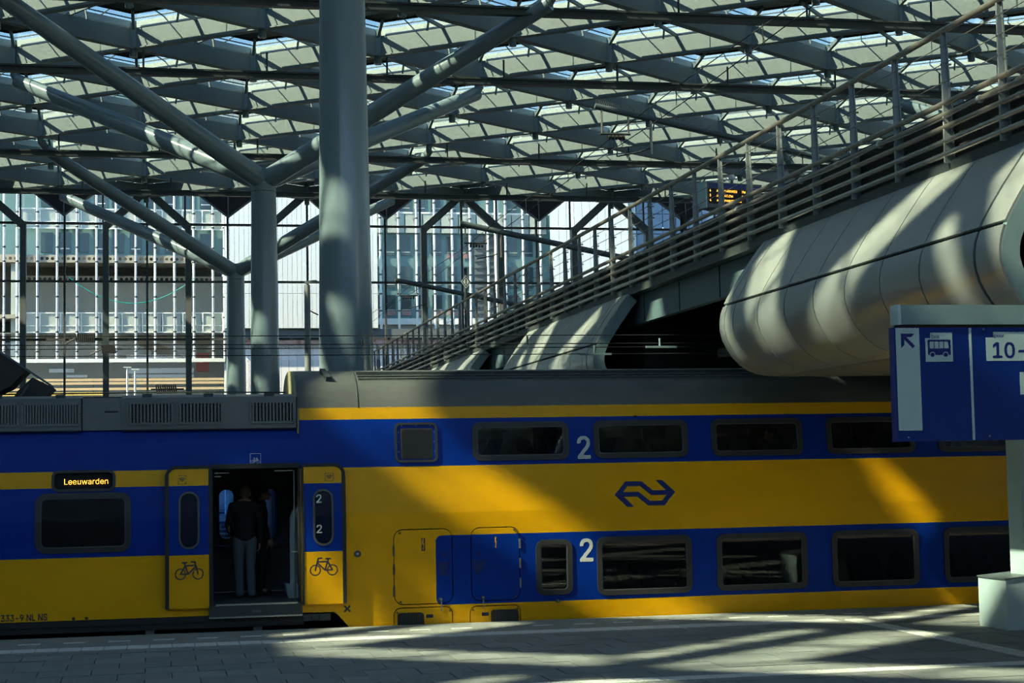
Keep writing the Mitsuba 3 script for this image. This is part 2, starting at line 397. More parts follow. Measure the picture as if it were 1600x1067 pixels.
put('inner_beam', MB().box(11.4, 11.62, 25.6, 38.0, 2.42, 3.0), 'mat_void', via)
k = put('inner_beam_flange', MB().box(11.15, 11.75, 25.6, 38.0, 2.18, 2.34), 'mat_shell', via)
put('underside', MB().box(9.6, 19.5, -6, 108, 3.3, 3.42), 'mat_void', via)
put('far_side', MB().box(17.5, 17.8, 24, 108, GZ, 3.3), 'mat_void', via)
PZS = (4.232, 4.095, 3.945, 3.780, 3.626)
for q, z in enumerate(PZS):
    put('pipe', MB().tube([(9.20, y, z) for y in (-6, 108.3)], .036, 14), 'mat_stainless' if q < 3 else 'mat_stainless_bright', via, smooth=50)
    for y in np.arange(15.0 + .9 * q, 100, 6.0): put('pipe_sleeve', MB().tube([(9.20, y, z), (9.20, y + .10, z)], .041, 14), 'mat_stainless_bright', via, smooth=50)
# clipped cable along the second pipe
cb = []; ys = np.arange(15.0, 62, .25)
for y in ys: cb.append((9.155, y, 4.095 - .028 - .035 * abs(math.sin((y - 15.0) * math.pi / 2.76))))
put('cable', MB().tube(cb, .009, 6), 'mat_stainless_bright', via)
for y in np.arange(15.0, 62, 2.76): put('cable_clip', MB().tube([(9.2, y, 4.095), (9.2, y + .035, 4.095)], .048, 12), 'mat_white', via)
rail = thing('railing', 'steel railing with a round handrail and tension cables on top of the viaduct edge', 'railing')
put('handrail', MB().tube([(9.2, y, 5.10) for y in (-6, 108.2)], .039, 16), 'mat_stainless', rail, smooth=50)
for y in np.arange(14, 100, 5.52): put('handrail_sleeve', MB().tube([(9.2, y, 5.10), (9.2, y + .12, 5.10)], .0425, 16), 'mat_stainless', rail, smooth=50)
for q, y in enumerate(np.arange(17.28 - 1.378 * 4, 107, 1.378)):
    p = MB()
    p.hexa([(9.17, y - .02, 3.52), (9.275, y - .02, 3.52), (9.275, y + .012, 3.52), (9.17, y + .012, 3.52)], [(9.178, y - .02, 5.07), (9.222, y - .02, 5.07), (9.222, y + .012, 5.07), (9.178, y + .012, 5.07)])
    p.hexa([(9.275, y - .05, 3.52), (9.29, y - .05, 3.52), (9.29, y + .05, 3.52), (9.275, y + .05, 3.52)], [(9.222, y - .05, 5.07), (9.236, y - .05, 5.07), (9.236, y + .05, 5.07), (9.222, y + .05, 5.07)])
    k = put('post', p, 'mat_post', rail)
    if y < 50:
        f = MB()
        for z in (4.919, 4.701, 4.480): f.tube([(9.165, y - .004, z), (9.30, y - .004, z)], .013, 8)
        put('ferrule', f, 'mat_stainless_bright', k)
for z in (4.919, 4.701, 4.480):
    put('tension_cable', MB().tube([(9.19, y, z) for y in (-6, 108)], .0055, 6), 'mat_stainless', rail)

# ------------------------------------------------------------------ bulging cladding shells below the viaduct
PROF_U = np.array([(9.23, 3.43), (9.10, 3.28), (8.96, 3.09), (8.83, 2.91), (8.71, 2.73), (8.61, 2.57), (8.55, 2.46)])
PROF_L = np.array([(8.535, 2.415), (8.495, 2.31), (8.472, 2.19), (8.472, 2.05), (8.51, 1.90), (8.58, 1.76), (8.67, 1.63), (8.78, 1.52), (8.90, 1.44), (9.03, 1.39), (9.18, 1.36), (9.36, 1.35)])
def normals(p):
    t = np.gradient(p, axis=0); n = np.stack([-t[:, 1], t[:, 0]], 1); n /= np.linalg.norm(n, axis=1, keepdims=True)
    return -n if (n[len(n) // 2] @ (p[len(p) // 2] - np.array([9.6, 2.4]))) < 0 else n
def band(p, y0, y1, th):
    n = normals(p); q = p - n * th; m = MB()
    for i in range(len(p) - 1):
        A = [(p[i][0], y0, p[i][1]), (p[i + 1][0], y0, p[i + 1][1]), (q[i + 1][0], y0, q[i + 1][1]), (q[i][0], y0, q[i][1])]
        B = [(a, y1, c) for a, _, c in A]; m.hexa(A, B)
    return m
def smoothband(p, y0, y1, th):
    """outer skin with shared vertices (smooth), plus edge returns"""
    n = normals(p); q = p - n * th; m = MB(); N = len(p)
    V = [(a, y0, c) for a, c in p] + [(a, y1, c) for a, c in p]
    F = [(i, i + 1, N + i + 1, N + i) for i in range(N - 1)]
    m.add(V, F)
    for y in (y0, y1):
        V = [(a, y, c) for a, c in p] + [(a, y, c) for a, c in q]
        m.add(V, [(i, i + 1, N + i + 1, N + i) for i in range(N - 1)])
    for i in (0, N - 1):
        m.add([(p[i][0], y0, p[i][1]), (p[i][0], y1, p[i][1]), (q[i][0], y1, q[i][1]), (q[i][0], y0, q[i][1])], [(0, 1, 2, 3)])
    return m
def shell(seams, lab):
    t = thing('cladding_shell', lab, 'canopy')
    ya, yb = seams[0], seams[-1]
    for q, (y0, y1) in enumerate(zip(seams[:-1], seams[1:])):
        wide = .03 if q in (0, len(seams) - 3) else .008
        g0 = .03 if q == 1 else .013; g1 = .03 if q == 0 else .013
        put('upper_panel', smoothband(PROF_U, y0 + g0, y1 - g1, .03), 'mat_shell', t, smooth=30)
        put('lower_panel', smoothband(PROF_L, y0 + g0, y1 - g1, .03), 'mat_shell_low', t, smooth=30)
    full = np.vstack([PROF_U, PROF_L]); n = normals(full); back = full - n * .035
    put('backing', band(back, ya + .02, yb - .02, .05), 'mat_joint', t)
    for y0, y1 in ((ya + .01, ya + .10), (yb - .10, yb - .01)):
        put('end_rim', band(full - n * .03, y0, y1, .20), 'mat_sign_grey', t)
    put('soffit', MB().box(9.36, 14.6, ya + .02, yb - .02, 1.345, 1.42), 'mat_soffit', t)
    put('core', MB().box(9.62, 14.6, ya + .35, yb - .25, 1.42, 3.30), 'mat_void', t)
    for y in np.arange(ya + .9, yb - .6, 2.6):
        k = put('downlight', MB().tube([(10.15, y, 1.33), (10.15, y, 1.36)], .16, 20), 'mat_white', t)
    return t
shell([16.07, 16.63, 17.97, 19.05, 20.12, 21.17, 22.23, 23.30, 24.36, 24.75, 25.0], 'largest bulging metal-clad shell under the viaduct, right above the train and platform')
sh2 = [32.70, 33.26, 33.62] + [34.65 + 1.06 * i for i in range(8)]
shell(sh2, 'middle curved metal-clad shell under the viaduct, sunlit in stripes beyond the train roof')
shell([y + 15.25 for y in sh2], 'smallest and farthest metal-clad shell under the viaduct, its top just above the train roof')
sp = thing('support_pillar', 'pale square pillar with a light blue foot on the platform below the blue sign', 'pillar')
put('shaft', MB().box(11.70, 12.1, 21.85, 22.25, PZ, 1.35), 'mat_sign_white', sp)
f = MB(); f.hexa([(11.33, 21.69, PZ), (12.3, 21.69, PZ), (12.3, 22.5, PZ), (11.33, 22.5, PZ)], [(11.33, 21.69, PZ + .68), (12.3, 21.69, PZ + .76), (12.3, 22.5, PZ + .76), (11.33, 22.5, PZ + .68)])
k = put('foot', f, 'mat_sign_white', sp)
put('foot_cap', MB().hexa([(11.31, 21.67, PZ + .68), (12.3, 21.67, PZ + .76), (12.3, 22.5, PZ + .76), (11.31, 22.5, PZ + .68)], [(11.31, 21.67, PZ + .70), (12.3, 21.67, PZ + .78), (12.3, 22.5, PZ + .78), (11.31, 22.5, PZ + .70)]), 'mat_mid_steel', k)

# ------------------------------------------------------------------ hanging direction sign
SY = 14.5; c = SY / 21.4
sg = thing('direction_sign', 'blue platform direction sign with arrow, bus pictogram and track numbers under a grey box rail', 'sign')
put('panel', MB().box(9.695 * c, 9.9, SY, SY + .10, .275 * c, 1.797 * c), 'mat_sign_blue', sg)
put('edge_strip', MB().box(9.690 * c, 9.715 * c, SY - .004, SY + .104, .272 * c, 1.80 * c), 'mat_sign_blue', sg)
bx = MB(); bx.box(9.745 * c, 9.9, SY - .03, SY + .13, 1.835 * c, 2.098 * c)
kb = put('box_rail', bx, 'mat_sign_grey', sg)
put('end_cap', MB().box(9.738 * c, 9.785 * c, SY - .034, SY + .134, 1.832 * c, 2.102 * c), 'mat_sign_white', kb)
put('shadow_gap', MB().box(9.76 * c, 9.9, SY + .01, SY + .09, 1.795 * c, 1.838 * c), 'mat_joint', sg)
def sdec(poly, mat, nm, d=.004, par=sg): return put(nm, flat(poly, SY, d - .003, d), mat, par)
ar = sdec(sbox(9.717 * c, .42 * c, 10.056 * c, 1.79 * c), 'mat_sign_white', 'arrow_field')
ax, az = 9.79 * c, 1.715 * c; u = .195 * c
arrow = unary_union([Polygon([(ax, az), (ax + u, az), (ax + u * .78, az - u * .24), (ax + .02 * u, az - u * .24)]), Polygon([(ax, az), (ax + u * .24, az - u * .0), (ax + u * .24, az - u * .78), (ax, az - u)]),
                     LineString([(ax + .12 * u, az - .12 * u), (ax + .93 * u, az - .93 * u)]).buffer(.115 * u, cap_style=2)])
sdec(arrow, 'mat_decal_blue', 'arrow', .007, ar)
def icon_field(x0, z0, x1, z1, nm):
    w, h = x1 - x0, z1 - z0
    p = Polygon([(x0, z0), (x1, z0), (x1, z1), (x0 + .19 * w if w < .5 else x0 + .075, z1), (x0 + .19 * w if w < .5 else x0 + .075, z1 - .19 * h), (x0, z1 - .19 * h)])
    return sdec(p, 'mat_sign_white', nm)
bf = icon_field(10.139 * c, 1.336 * c, 10.532 * c, 1.727 * c, 'bus_field')
def lay(s, h, x, z, mat, nm, par, bold=True, Y=SY, d=.004, sx=1., **more):
    m = text(s, h, bold); v = m.vertices.copy(); v[:, 0] *= sx
    m.vertices = np.stack([x + v[:, 0], Y - d - v[:, 2], z + v[:, 1]], 1)
    return put(nm, m, mat, par, **more)
lay('bus', .034, 10.227 * c, 1.652 * c, 'mat_decal_blue', 'lettering', bf, False)
B0, Z0, bw = 10.185 * c, 1.385 * c, .305 * c
busp = sbox(B0, Z0 + .035, B0 + bw, Z0 + .16).buffer(.008)
for i in range(3): busp = busp.difference(sbox(B0 + .010 + i * .047, Z0 + .088, B0 + .051 + i * .047, Z0 + .15))
busp = busp.difference(Polygon([(B0 + .151, Z0 + .088), (B0 + .198, Z0 + .088), (B0 + .190, Z0 + .15), (B0 + .151, Z0 + .15)]))
for wx in (.036, .165): busp = busp.difference(Point(B0 + wx, Z0 + .03).buffer(.028)).union(Point(B0 + wx, Z0 + .03).buffer(.020))
sdec(busp, 'mat_decal_blue', 'bus_pictogram', .007, bf)
sdec(sbox(10.775 * c, .28 * c, 10.812 * c, 1.79 * c), 'mat_sign_white', 'divider')
tf = icon_field(11.02 * c, 1.342 * c, 12.3 * c, 1.735 * c, 'track_field')
lay('spoor', .034, 11.105 * c, 1.662 * c, 'mat_decal_blue', 'lettering', tf, False)
lay('10-12', .138, 11.085 * c, 1.385 * c, 'mat_decal_blue', 'lettering', tf, True)
sdec(sbox(11.50 * c, .885 * c, 12.3 * c, 1.19 * c), 'mat_sign_white', 'second_field')
for x, z in ((9.83, 1.76), (10.99, 1.77), (9.85, .33), (11.02, .33)): put('screw', MB().tube([(x * c, SY - .01, z * c), (x * c, SY, z * c)], .008, 8), 'mat_chrome', sg)
put('post', MB().tube([(9.5, SY + .05, PZ), (9.5, SY + .05, 2.1 * c)], .06, 16), 'mat_sign_grey', sg)

# ------------------------------------------------------------------ the train: single-deck end with doors on the left, double-deck part on the right
TY, TK, TT = 26.0, -.631, math.tan(math.radians(5.5))
tr = thing('train_carriage', 'yellow and blue double-deck train carriage with an open door standing at the platform', 'train')
def onside(m, d=0.):
    """mesh in (x, z, outward) -> on the carriage side, which leans inward above the waist"""
    v = m.vertices; m = m.copy()
    more = np.where(v[:, 0] < 2.15, np.maximum(0, v[:, 1] - .50) * .24, 0)
    m.vertices = np.stack([v[:, 0], TY + np.maximum(0, v[:, 1] - TK) * TT + more - v[:, 2] - d, v[:, 1]], 1); return m
def splitk(poly):
    return [poly.intersection(sbox(-99, -99, 99, TK)), poly.intersection(sbox(-99, TK, 99, 99))]
def side(poly, d0, d1):
    ms = []
    for p in splitk(poly):
        for q in polys(p):
            m = extr(q, d1 - d0); ms.append(onside(m, d0))
    return trimesh.util.concatenate(ms)
def panel(nm, poly, mat, d0=-.05, d1=0., par=tr, **k): return put(nm, side(poly, d0, d1), mat, par, **k)
XL, XR = -13.0, 19.0
WIN_U = [(4.810, .143, 6.337, .738), (6.738, .148, 8.272, .741), (8.661, .150, 10.19, .743), (10.60, .152, 12.12, .745), (12.52, .152, 14.05, .745), (14.5, .152, 16.0, .745)]
WIN_L = [(6.723, -1.967, 8.254, -1.065), (8.664, -1.96, 10.169, -1.07), (10.59, -1.963, 12.076, -1.067), (12.513, -1.955, 14.03, -1.062), (14.45, -1.955, 15.95, -1.062)]
WIN_S = (5.757, -1.933, 6.330, -1.085)
WIN_LEFT = (-1.679, -1.093, -.320, -.223)
DISP = (-1.449, -.205, -.539, .109)
VENT = (3.607, .138, 4.269, .745)
holes = [rrect(*w, .13).buffer(-.06) for w in WIN_U] + [rrect(*w, .13).buffer(-.06) for w in WIN_L] + [rrect(*WIN_S, .13).buffer(-.06), rrect(*WIN_LEFT, .15).buffer(-.06), rrect(*DISP, .1).buffer(-.03), rrect(*VENT, .1).buffer(-.05), sbox(.862, -2.10, 2.13, .122)]
holes = unary_union(holes)
R2 = lambda x0, z0, x1, z1: sbox(x0, z0, x1, z1)
hatch = [rrect(3.561, -2.003, 4.453, -.878, .14), rrect(4.747, -1.984, 5.50, -.877, .14)]
low_h = [rrect(3.552, -2.9, 4.441, -2.055, .1), rrect(4.719, -2.9, 5.499, -2.064, .1)]
gaps = unary_union([h.buffer(.008).difference(h.buffer(-.006)) for h in hatch + low_h])
blue_low = rrect(4.20, -2.027, 30, -.977, .10).intersection(R2(4, -3, XR, 0))
BOT = -2.62
yel_main = Polygon([(2.165, .077), (XR, .077), (XR, BOT), (3.15, BOT), (2.666, -2.075), (2.165, -2.068)])
reg = {
 ('yellow_band', 'mat_yellow'): [R2(2.165, .805, XR, .99)],
 ('blue_band', 'mat_blue'): [R2(2.165, .077, XR, .805), R2(XL, .09, 2.165, .50), R2(XL, .50, 2.149, .705), R2(2.149, .50, 2.165, .805)],
 ('yellow_wall', 'mat_yellow'): [yel_main.difference(blue_low)],
 ('blue_window_band', 'mat_blue'): [blue_low],
 ('yellow_stripe', 'mat_yellow'): [R2(XL, -.149, 2.165, .09)],
 ('blue_low_band', 'mat_blue'): [R2(XL, -1.163, 2.165, -.149)],
 ('yellow_skirt', 'mat_yellow'): [R2(XL, -2.066, 2.165, -1.163)],
}
hk = unary_union([h.buffer(.008) for h in hatch + low_h])
for (nm, mat), ps in reg.items():
    for p in ps: panel(nm, p.difference(holes).difference(hk), mat)
# maintenance hatches
for q, h in enumerate(hatch):
    h2 = h.buffer(-.006)
    y_, b_ = h2.difference(blue_low), h2.intersection(blue_low)
    k = panel('hatch', y_, 'mat_yellow', -.05, .002)
    panel('blue_field', b_, 'mat_blue', -.05, .002, k)
    hx = 3.556 if q == 0 else 5.505
    for z in ((-1.19, -1.47, -1.80) if q == 0 else (-1.13, -1.43, -1.73)):
        panel('hinge', R2(hx - .012, z - .075, hx + .012, z + .075), 'mat_stainless' if q else 'mat_dark_steel', 0, .025, k)
    ex = 4.01 if q == 0 else 5.13
    s = panel('warning_sticker', R2(ex - .027, -1.205, ex + .027, -1.012), 'mat_decal_dark' if q == 0 else 'mat_blue', .002, .005, k)
    panel('bolt_symbol', Polygon([(ex - .012, -1.022), (ex + .012, -1.022), (ex + .0, -1.09), (ex + .018, -1.09), (ex + .004, -1.16), (ex + .012, -1.16), (ex - .004, -1.198), (ex - .014, -1.16), (ex - .006, -1.16), (ex + .002, -1.11), (ex - .018, -1.11)]), 'mat_yellow', .005, .008, s)
    if q == 0: pk = rrect(4.245, -1.587, 4.405, -1.375, .0).union(Point(4.325, -1.50).buffer(.085)).difference(Polygon([(4.2, -1.7), (4.26, -1.7), (4.2, -1.5)])); 
    else: pk = Polygon([(4.785, -1.372), (4.968, -1.372), (4.965, -1.46), (4.93, -1.54), (4.87, -1.585), (4.80, -1.594)])
    kk = panel('handle_pocket', pk, 'mat_decal_blue', .002, .006, k)
    panel('lock_disc', Point(4.32 if q == 0 else 4.87, -1.27).buffer(.035), 'mat_decal_blue', .002, .008, k)
    panel('grip', R2(4.385, -1.56, 4.40, -1.39) if q == 0 else Polygon([(4.80, -1.594), (4.87, -1.585), (4.93, -1.54), (4.965, -1.46), (4.95, -1.46), (4.915, -1.53), (4.86, -1.57), (4.80, -1.58)]), 'mat_blue', .006, .02, kk)
    for x, z in ((h.bounds[0] + .09, h.bounds[3] - .05), (h.bounds[0] + .09, h.bounds[1] + .04)) if q == 0 else ((h.bounds[2] - .08, h.bounds[3] - .04), (h.bounds[2] - .08, h.bounds[1] + .05)):
        panel('corner_latch', Point(x, z).buffer(.014), 'mat_dark_steel', 0, .05, k)
for q, h in enumerate(low_h):
    k = panel('low_hatch', h.buffer(-.006), 'mat_yellow', -.05, .002)
    x0 = 3.60 if q == 0 else 5.036; x1 = 4.0 if q == 0 else 5.46
    b = panel('louvre_box', rrect(x0, -2.8, x1, -2.127, .05), 'mat_rubber', .002, .045, k)
    for x in np.arange(x0 + .06, x1 - .05, .033): panel('louvre_slat', R2(x, -2.75, x + .012, -2.16), 'mat_frame', .045, .052, b)
    sx = 4.04 if q == 0 else 4.898
    panel('finger_slot', R2(sx, -2.212, sx + .105, -2.162), 'mat_decal_dark', .002, .004, k)
    for x in ((3.60, 4.40) if q == 0 else (4.76, 5.45)): panel('corner_latch', Point(x, -2.12).buffer(.013), 'mat_dark_steel', 0, .02, k)
gapm = unary_union([h.buffer(.012).difference(h.buffer(-.01)) for h in hatch + low_h])
panel('hatch_groove', gapm, 'mat_joint', -.06, -.045)
for x, z in ((4.264, -1.943), (4.912, -1.931), (6.083, -2.019)):
    k = panel('holder', Point(x, z).buffer(.028), 'mat_dark_steel', 0, .05)
    panel('holder_ring', Point(x, z).buffer(.014), 'mat_chrome', .05, .06, k)
    if x < 6: panel('holder_strap', R2(x + .0, z - .17, x + .018, z), 'mat_chrome', .015, .03, k)
k = panel('round_socket', Point(3.008, -1.221).buffer(.05).difference(Point(3.008, -1.221).buffer(.02)), 'mat_dark_steel', 0, .03)
panel('socket_core', Point(3.008, -1.221).buffer(.02), 'mat_chrome', 0, .02, k)
cs = unary_union([LineString([(2.81, -2.07), (2.88, -2.0)]).buffer(.012), LineString([(2.88, -2.07), (2.81, -2.0)]).buffer(.012)] + [Point(a, b).buffer(.014) for a in (2.81, 2.88) for b in (-2.07, -2.0)])
panel('cross_symbol', cs, 'mat_decal_dark', 0, .004)
# windows
def window(nm, w, r, mat='mat_train_glass', par=tr, fr=.075, d0=.0):
    o = rrect(*w, r); i = o.buffer(-fr)
    k = panel(nm, o.difference(i), 'mat_frame', -.06 + d0, .022 + d0, par)
    lip = i.difference(i.buffer(-.014))
    panel('bright_lip', lip, 'mat_lip', -.05 + d0, .012 + d0, k)
    g = i.buffer(-.006); ms = []
    for p in splitk(g):
        for q in polys(p):
            v, f = trimesh.creation.triangulate_polygon(q, engine='earcut')
            ms.append(onside(trimesh.Trimesh(np.column_stack([v, np.zeros(len(v))]), f, process=False), d0))
    put('pane', trimesh.util.concatenate(ms), mat, k)
    return k
for w in WIN_U: window('upper_window', w, .13)
for w in WIN_L: window('lower_window', w, .13)
window('small_window', WIN_S, .13); window('window', WIN_LEFT, .16)
k = panel('vent_frame', rrect(*VENT, .09).difference(rrect(*VENT, .09).buffer(-.035)), 'mat_frame', 0, .03)
panel('vent_field', rrect(*VENT, .09).buffer(-.035), 'mat_blue', -.03, .004, k)
panel('vent_screen', R2(3.70, .19, 4.19, .655), 'mat_deck_dark', .004, .012, k)
for x in np.arange(3.72, 4.18, .022): panel('vent_bar', R2(x, .2, x + .008, .645), 'mat_frame', .012, .02, k)
for x, z in [(x, z) for x in (3.72, 3.94, 4.16) for z in (.165, .70)] + [(3.67, z) for z in (.3, .45, .6)] + [(4.215, z) for z in (.3, .45, .6)]:
    panel('rivet', Point(x, z).buffer(.008, quad_segs=2), 'mat_chrome', .004, .01, k)
# markings
def sidetext(s, h, x, z, mat, nm, par=tr, bold=True, d=.003, sx=1., **more):
    m = text(s, h, bold); v = m.vertices.copy(); v[:, 0] = v[:, 0] * sx + x; v[:, 1] += z
    m.vertices = v; return put(nm, onside(m, d), mat, par, **more)
sidetext('2', .335, 6.430, .156, 'mat_white', 'class_numeral', sx=.92); sidetext('2', .335, 6.415, -1.430, 'mat_white', 'class_numeral', sx=.92)
cx, cz, s = 7.526, -.410, .986 / 345
def lp(p): return [(cx + (x - 382.5) * s, cz - (y - 252) * s) for x, y in p]
def refl(p): return [(765 - x, 504 - y) for x, y in p]
U = [(250, 257), (280, 198), (362, 198), (422, 250), (516, 250)]
U = [(232, 255), (279, 198), (361, 198), (423, 249), (530, 249)]
logo = unary_union([LineString(lp(q)).buffer(13 * s, cap_style=2, join_style=2) for q in (U, refl(U))] +
                   [Polygon(lp(q)) for L in ([(210, 257), (262, 242), (262, 267), (318, 323), (280, 323)], [(210, 257), (232, 231), (262, 245)]) for q in (L, refl(L))])
panel('railway_emblem', logo, 'mat_decal_blue', 0, .004)
w0, w1 = (text(q, .092, True).vertices[:, 0].max() for q in ('333-9 NL NS', '1333-9 NL NS'))
sidetext('1333-9 NL NS', .092, -1.503 - w1 * .655 / w0, -2.048, 'mat_decal_dark', 'vehicle_number', sx=.655 / w0)
for x in (-1.135, -.952): panel('jack_mark', Point(x, -2.042).buffer(.022), 'mat_maroon', 0, .006)
panel('door_sign', rrect(1.421, .147, 1.586, .314, .01).difference(rrect(1.421, .147, 1.586, .314, .01).buffer(-.007)), 'mat_white', 0, .003)
def bike(x0, x1, z0, z1, flip=False, lw=.011):
    g = []
    r = .165
    g += [Point(.19, .2).buffer(.2).difference(Point(.19, .2).buffer(.162)), Point(.81, .2).buffer(.2).difference(Point(.81, .2).buffer(.162))]
    for l in ([(.19, .2), (.36, .5), (.72, .5)], [(.19, .2), (.46, .2), (.36, .5)], [(.46, .2), (.74, .47)], [(.36, .5), (.33, .6)], [(.26, .605), (.42, .605)], [(.81, .2), (.70, .62), (.58, .63)]):
        g.append(LineString(l).buffer(.026))
    g = unary_union(g)
    if flip: g = affinity.scale(g, -1, 1, origin=(.5, 0))
    return affinity.affine_transform(g, [x1 - x0, 0, 0, (z1 - z0) / .645, x0, z0])
panel('door_bicycle', bike(1.44, 1.567, .165, .25), 'mat_white', 0, .003)
# destination display
k = panel('display', rrect(*DISP, .1).difference(rrect(*DISP, .1).buffer(-.04)), 'mat_frame', -.05, .02)
panel('display_field', rrect(*DISP, .1).buffer(-.03), 'mat_void', -.06, -.05, k)
sidetext('Leeuwarden', .082, -1.283, -.098, 'mat_led', 'led_lettering', k, False, -.045, .98, emitter=LED)
# sliding door leaves, pushed out over the side
def leaf(x0, x1, outer, bikeflip, wx, nums):
    ox0, ox1 = (x0 - .055, x1) if outer < 0 else (x0, x1 + .055)
    O = rrect(ox0, -2.6, ox1, .145, .17).intersection(R2(ox0, -1.945, ox1, .2)).union(R2((ox0 + ox1) / 2 if outer < 0 else ox0, -1.945, ox1 if outer < 0 else (ox0 + ox1) / 2, .145))
    I = O.buffer(-.048).intersection(R2(x0, -1.9, x1, .2)).union(R2(x0 + (.3 if outer < 0 else 0), -1.9, x1 - (.3 if outer > 0 else 0), .097)).union(R2(x0, -1.945, x1, -.2))
    L = panel('door_leaf', I.intersection(R2(x0, -.15, x1, .1)), 'mat_yellow', .035, .105)
    wh = rrect(wx[0], -1.08, wx[1], -.235, (wx[1] - wx[0]) / 2 - .005).buffer(-.02)
    panel('blue_field', R2(x0, -1.166, x1, -.15).difference(wh), 'mat_blue', .035, .105, L)
    panel('yellow_field', R2(x0, -1.945, x1, -1.166), 'mat_yellow', .035, .105, L)
    panel('inner_skin', wh.buffer(.05), 'mat_decal_blue', .028, .034, L)
    panel('rubber_edge', O.difference(I), 'mat_rubber', .02, .112, L)
    ix = x1 if outer < 0 else x0
    panel('meeting_edge', R2(ix - .0, -1.945, ix + .04, .12) if outer < 0 else R2(ix - .028, -1.945, ix, .12), 'mat_rubber', .02, .115, L)
    ow = rrect(wx[0], -1.08, wx[1], -.235, (wx[1] - wx[0]) / 2 - .005)
    kw = panel('leaf_window', ow.difference(ow.buffer(-.03)), 'mat_lip', .09, .122, L)
    ms = []
    for p in splitk(ow.buffer(-.02)):
        for q in polys(p):
            v, f = trimesh.creation.triangulate_polygon(q, engine='earcut'); ms.append(onside(trimesh.Trimesh(np.column_stack([v, np.zeros(len(v))]), f, process=False), .10))
    put('leaf_pane', trimesh.util.concatenate(ms), 'mat_train_glass', L)
    cxm = (wx[0] + wx[1]) / 2
    panel('bicycle_sign', bike(cxm - .205, cxm + .205, -1.525, -1.258, bikeflip), 'mat_decal_dark', .105, .108, L)
    hx = .42 if outer < 0 else 2.588
    fr = R2(hx - .062, -.125, hx + .062, .0).difference(R2(hx - .056, -.119, hx + .056, -.006))
    arcs = [Point(hx, -.10).buffer(r).difference(Point(hx, -.10).buffer(r - .012)).intersection(Polygon([(hx, -.10), (hx - .1, 0.02), (hx + .1, 0.02)])) for r in (.03, .052, .075)]
    panel('wireless_sign', unary_union([fr] + arcs), 'mat_decal_dark', .105, .108, L)
    if nums:
        for z in (-.44, -.89): sidetext('2', .12, 2.372, z, 'mat_white', 'class_numeral', L, True, .112)
leaf(.225, .805, -1, False, (.365, .669), False)
leaf(2.205, 2.775, 1, True, (2.338, 2.644), True)
# doorway: frame, step, vestibule
k = panel('doorway_frame', R2(.83, -2.07, 2.16, .145).difference(R2(.868, -2.07, 2.125, .112)), 'mat_rubber', -.10, .018)
put('doorway_header', MB().box(.83, 2.16, 26.02, 26.12, .09, .16), 'mat_rubber', k)
sb = MB(); sb.box(.80, 2.17, 25.93, 26.3, -2.10, -1.915)
st = put('step_box', sb, 'mat_step', tr)
put('step_edge', MB().box(.90, 2.10, 25.915, 25.96, -1.925, -1.90), 'mat_chrome', st)
put('lower_edge', MB().box(.80, 2.17, 25.915, 25.96, -2.108, -2.085), 'mat_chrome', st)
put('step_grip', MB().box(1.43, 1.56, 25.92, 25.94, -2.03, -2.0), 'mat_mid_steel', st)
vs = MB()
vs.box(.2, 2.95, 26.06, 28.62, -1.95, -1.905)
put('vestibule_floor', vs, 'mat_interior_floor', tr)
ow1, ow2 = rrect(1.045, -1.05, 1.30, -.232, .11), rrect(1.745, -1.05, 2.0, -.232, .11)
put('far_door', flat(R2(.2, -1.9, 2.95, .25).difference(ow1).difference(ow2), 28.62, -.04, 0), 'mat_interior', tr)
for o in (ow1, ow2):
    kf = put('far_door_window', flat(o.buffer(.02).difference(o.buffer(-.012)), 28.62, 0, .02), 'mat_rubber', tr)
    v, f = trimesh.creation.triangulate_polygon(o, engine='earcut')
    put('far_pane', trimesh.Trimesh(np.stack([v[:, 0], np.full(len(v), 28.64), v[:, 1]], 1), f, process=False), 'mat_blue_glass', kf)
put('far_handle', MB().tube([(.95, 28.5, -1.13), (1.15, 28.45, -1.17), (1.42, 28.5, -1.10)], .015, 8), 'mat_chrome', tr)
put('far_handle', MB().tube([(1.72, 28.5, -1.12), (1.98, 28.45, -1.15), (2.2, 28.5, -1.13)], .015, 8), 'mat_chrome', tr)
w = MB(); w.box(.18, .24, 26.2, 28.62, -1.9, .3); w.box(2.9, 2.96, 26.2, 28.62, -1.9, .3); w.box(.2, 2.95, 26.2, 28.62, .22, .28)
put('vestibule_wall', w, 'mat_interior', tr)
put('vestibule_panel', MB().box(.86, 1.9, 28.54, 28.58, -1.88, -1.25), 'mat_interior', tr)
d = put('duct', MB().tube([(2.125, 26.9, -1.70), (2.125, 26.9, -.78), (2.13, 26.9, -.68), (2.16, 26.9, -.60), (2.22, 26.9, -.545), (2.36, 26.9, -.47), (2.6, 26.9, -.35)], .062, 18), 'mat_duct', tr, smooth=50)
bb = MB(); bb.hexa([(2.03, 26.75, -1.90), (2.5, 26.75, -1.90), (2.5, 27.05, -1.90), (2.03, 27.05, -1.90)], [(1.99, 26.72, -1.69), (2.5, 26.72, -1.69), (2.5, 27.08, -1.69), (1.99, 27.08, -1.69)])
put('duct_base', bb, 'mat_duct', d)
g = put('grab_pole', MB().tube([(2.085, 26.2, -1.86), (2.085, 26.2, .05)], .014, 10), 'mat_chrome', tr)
put('pole_bracket', MB().box(2.03, 2.14, 26.17, 26.23, -1.18, -1.16), 'mat_chrome', g)
put('grab_bar', MB().tube([(2.08, 26.16, -1.70), (2.08, 26.16, -1.25)], .012, 8), 'mat_chrome', tr)
for x0, x1, z in ((.90, 1.12, .02), (.90, 1.0, -.03), (1.80, 2.08, .04)): put('ceiling_strip', MB().box(x0, x1, 26.3, 26.34, z, z + .015), 'mat_chrome', tr)
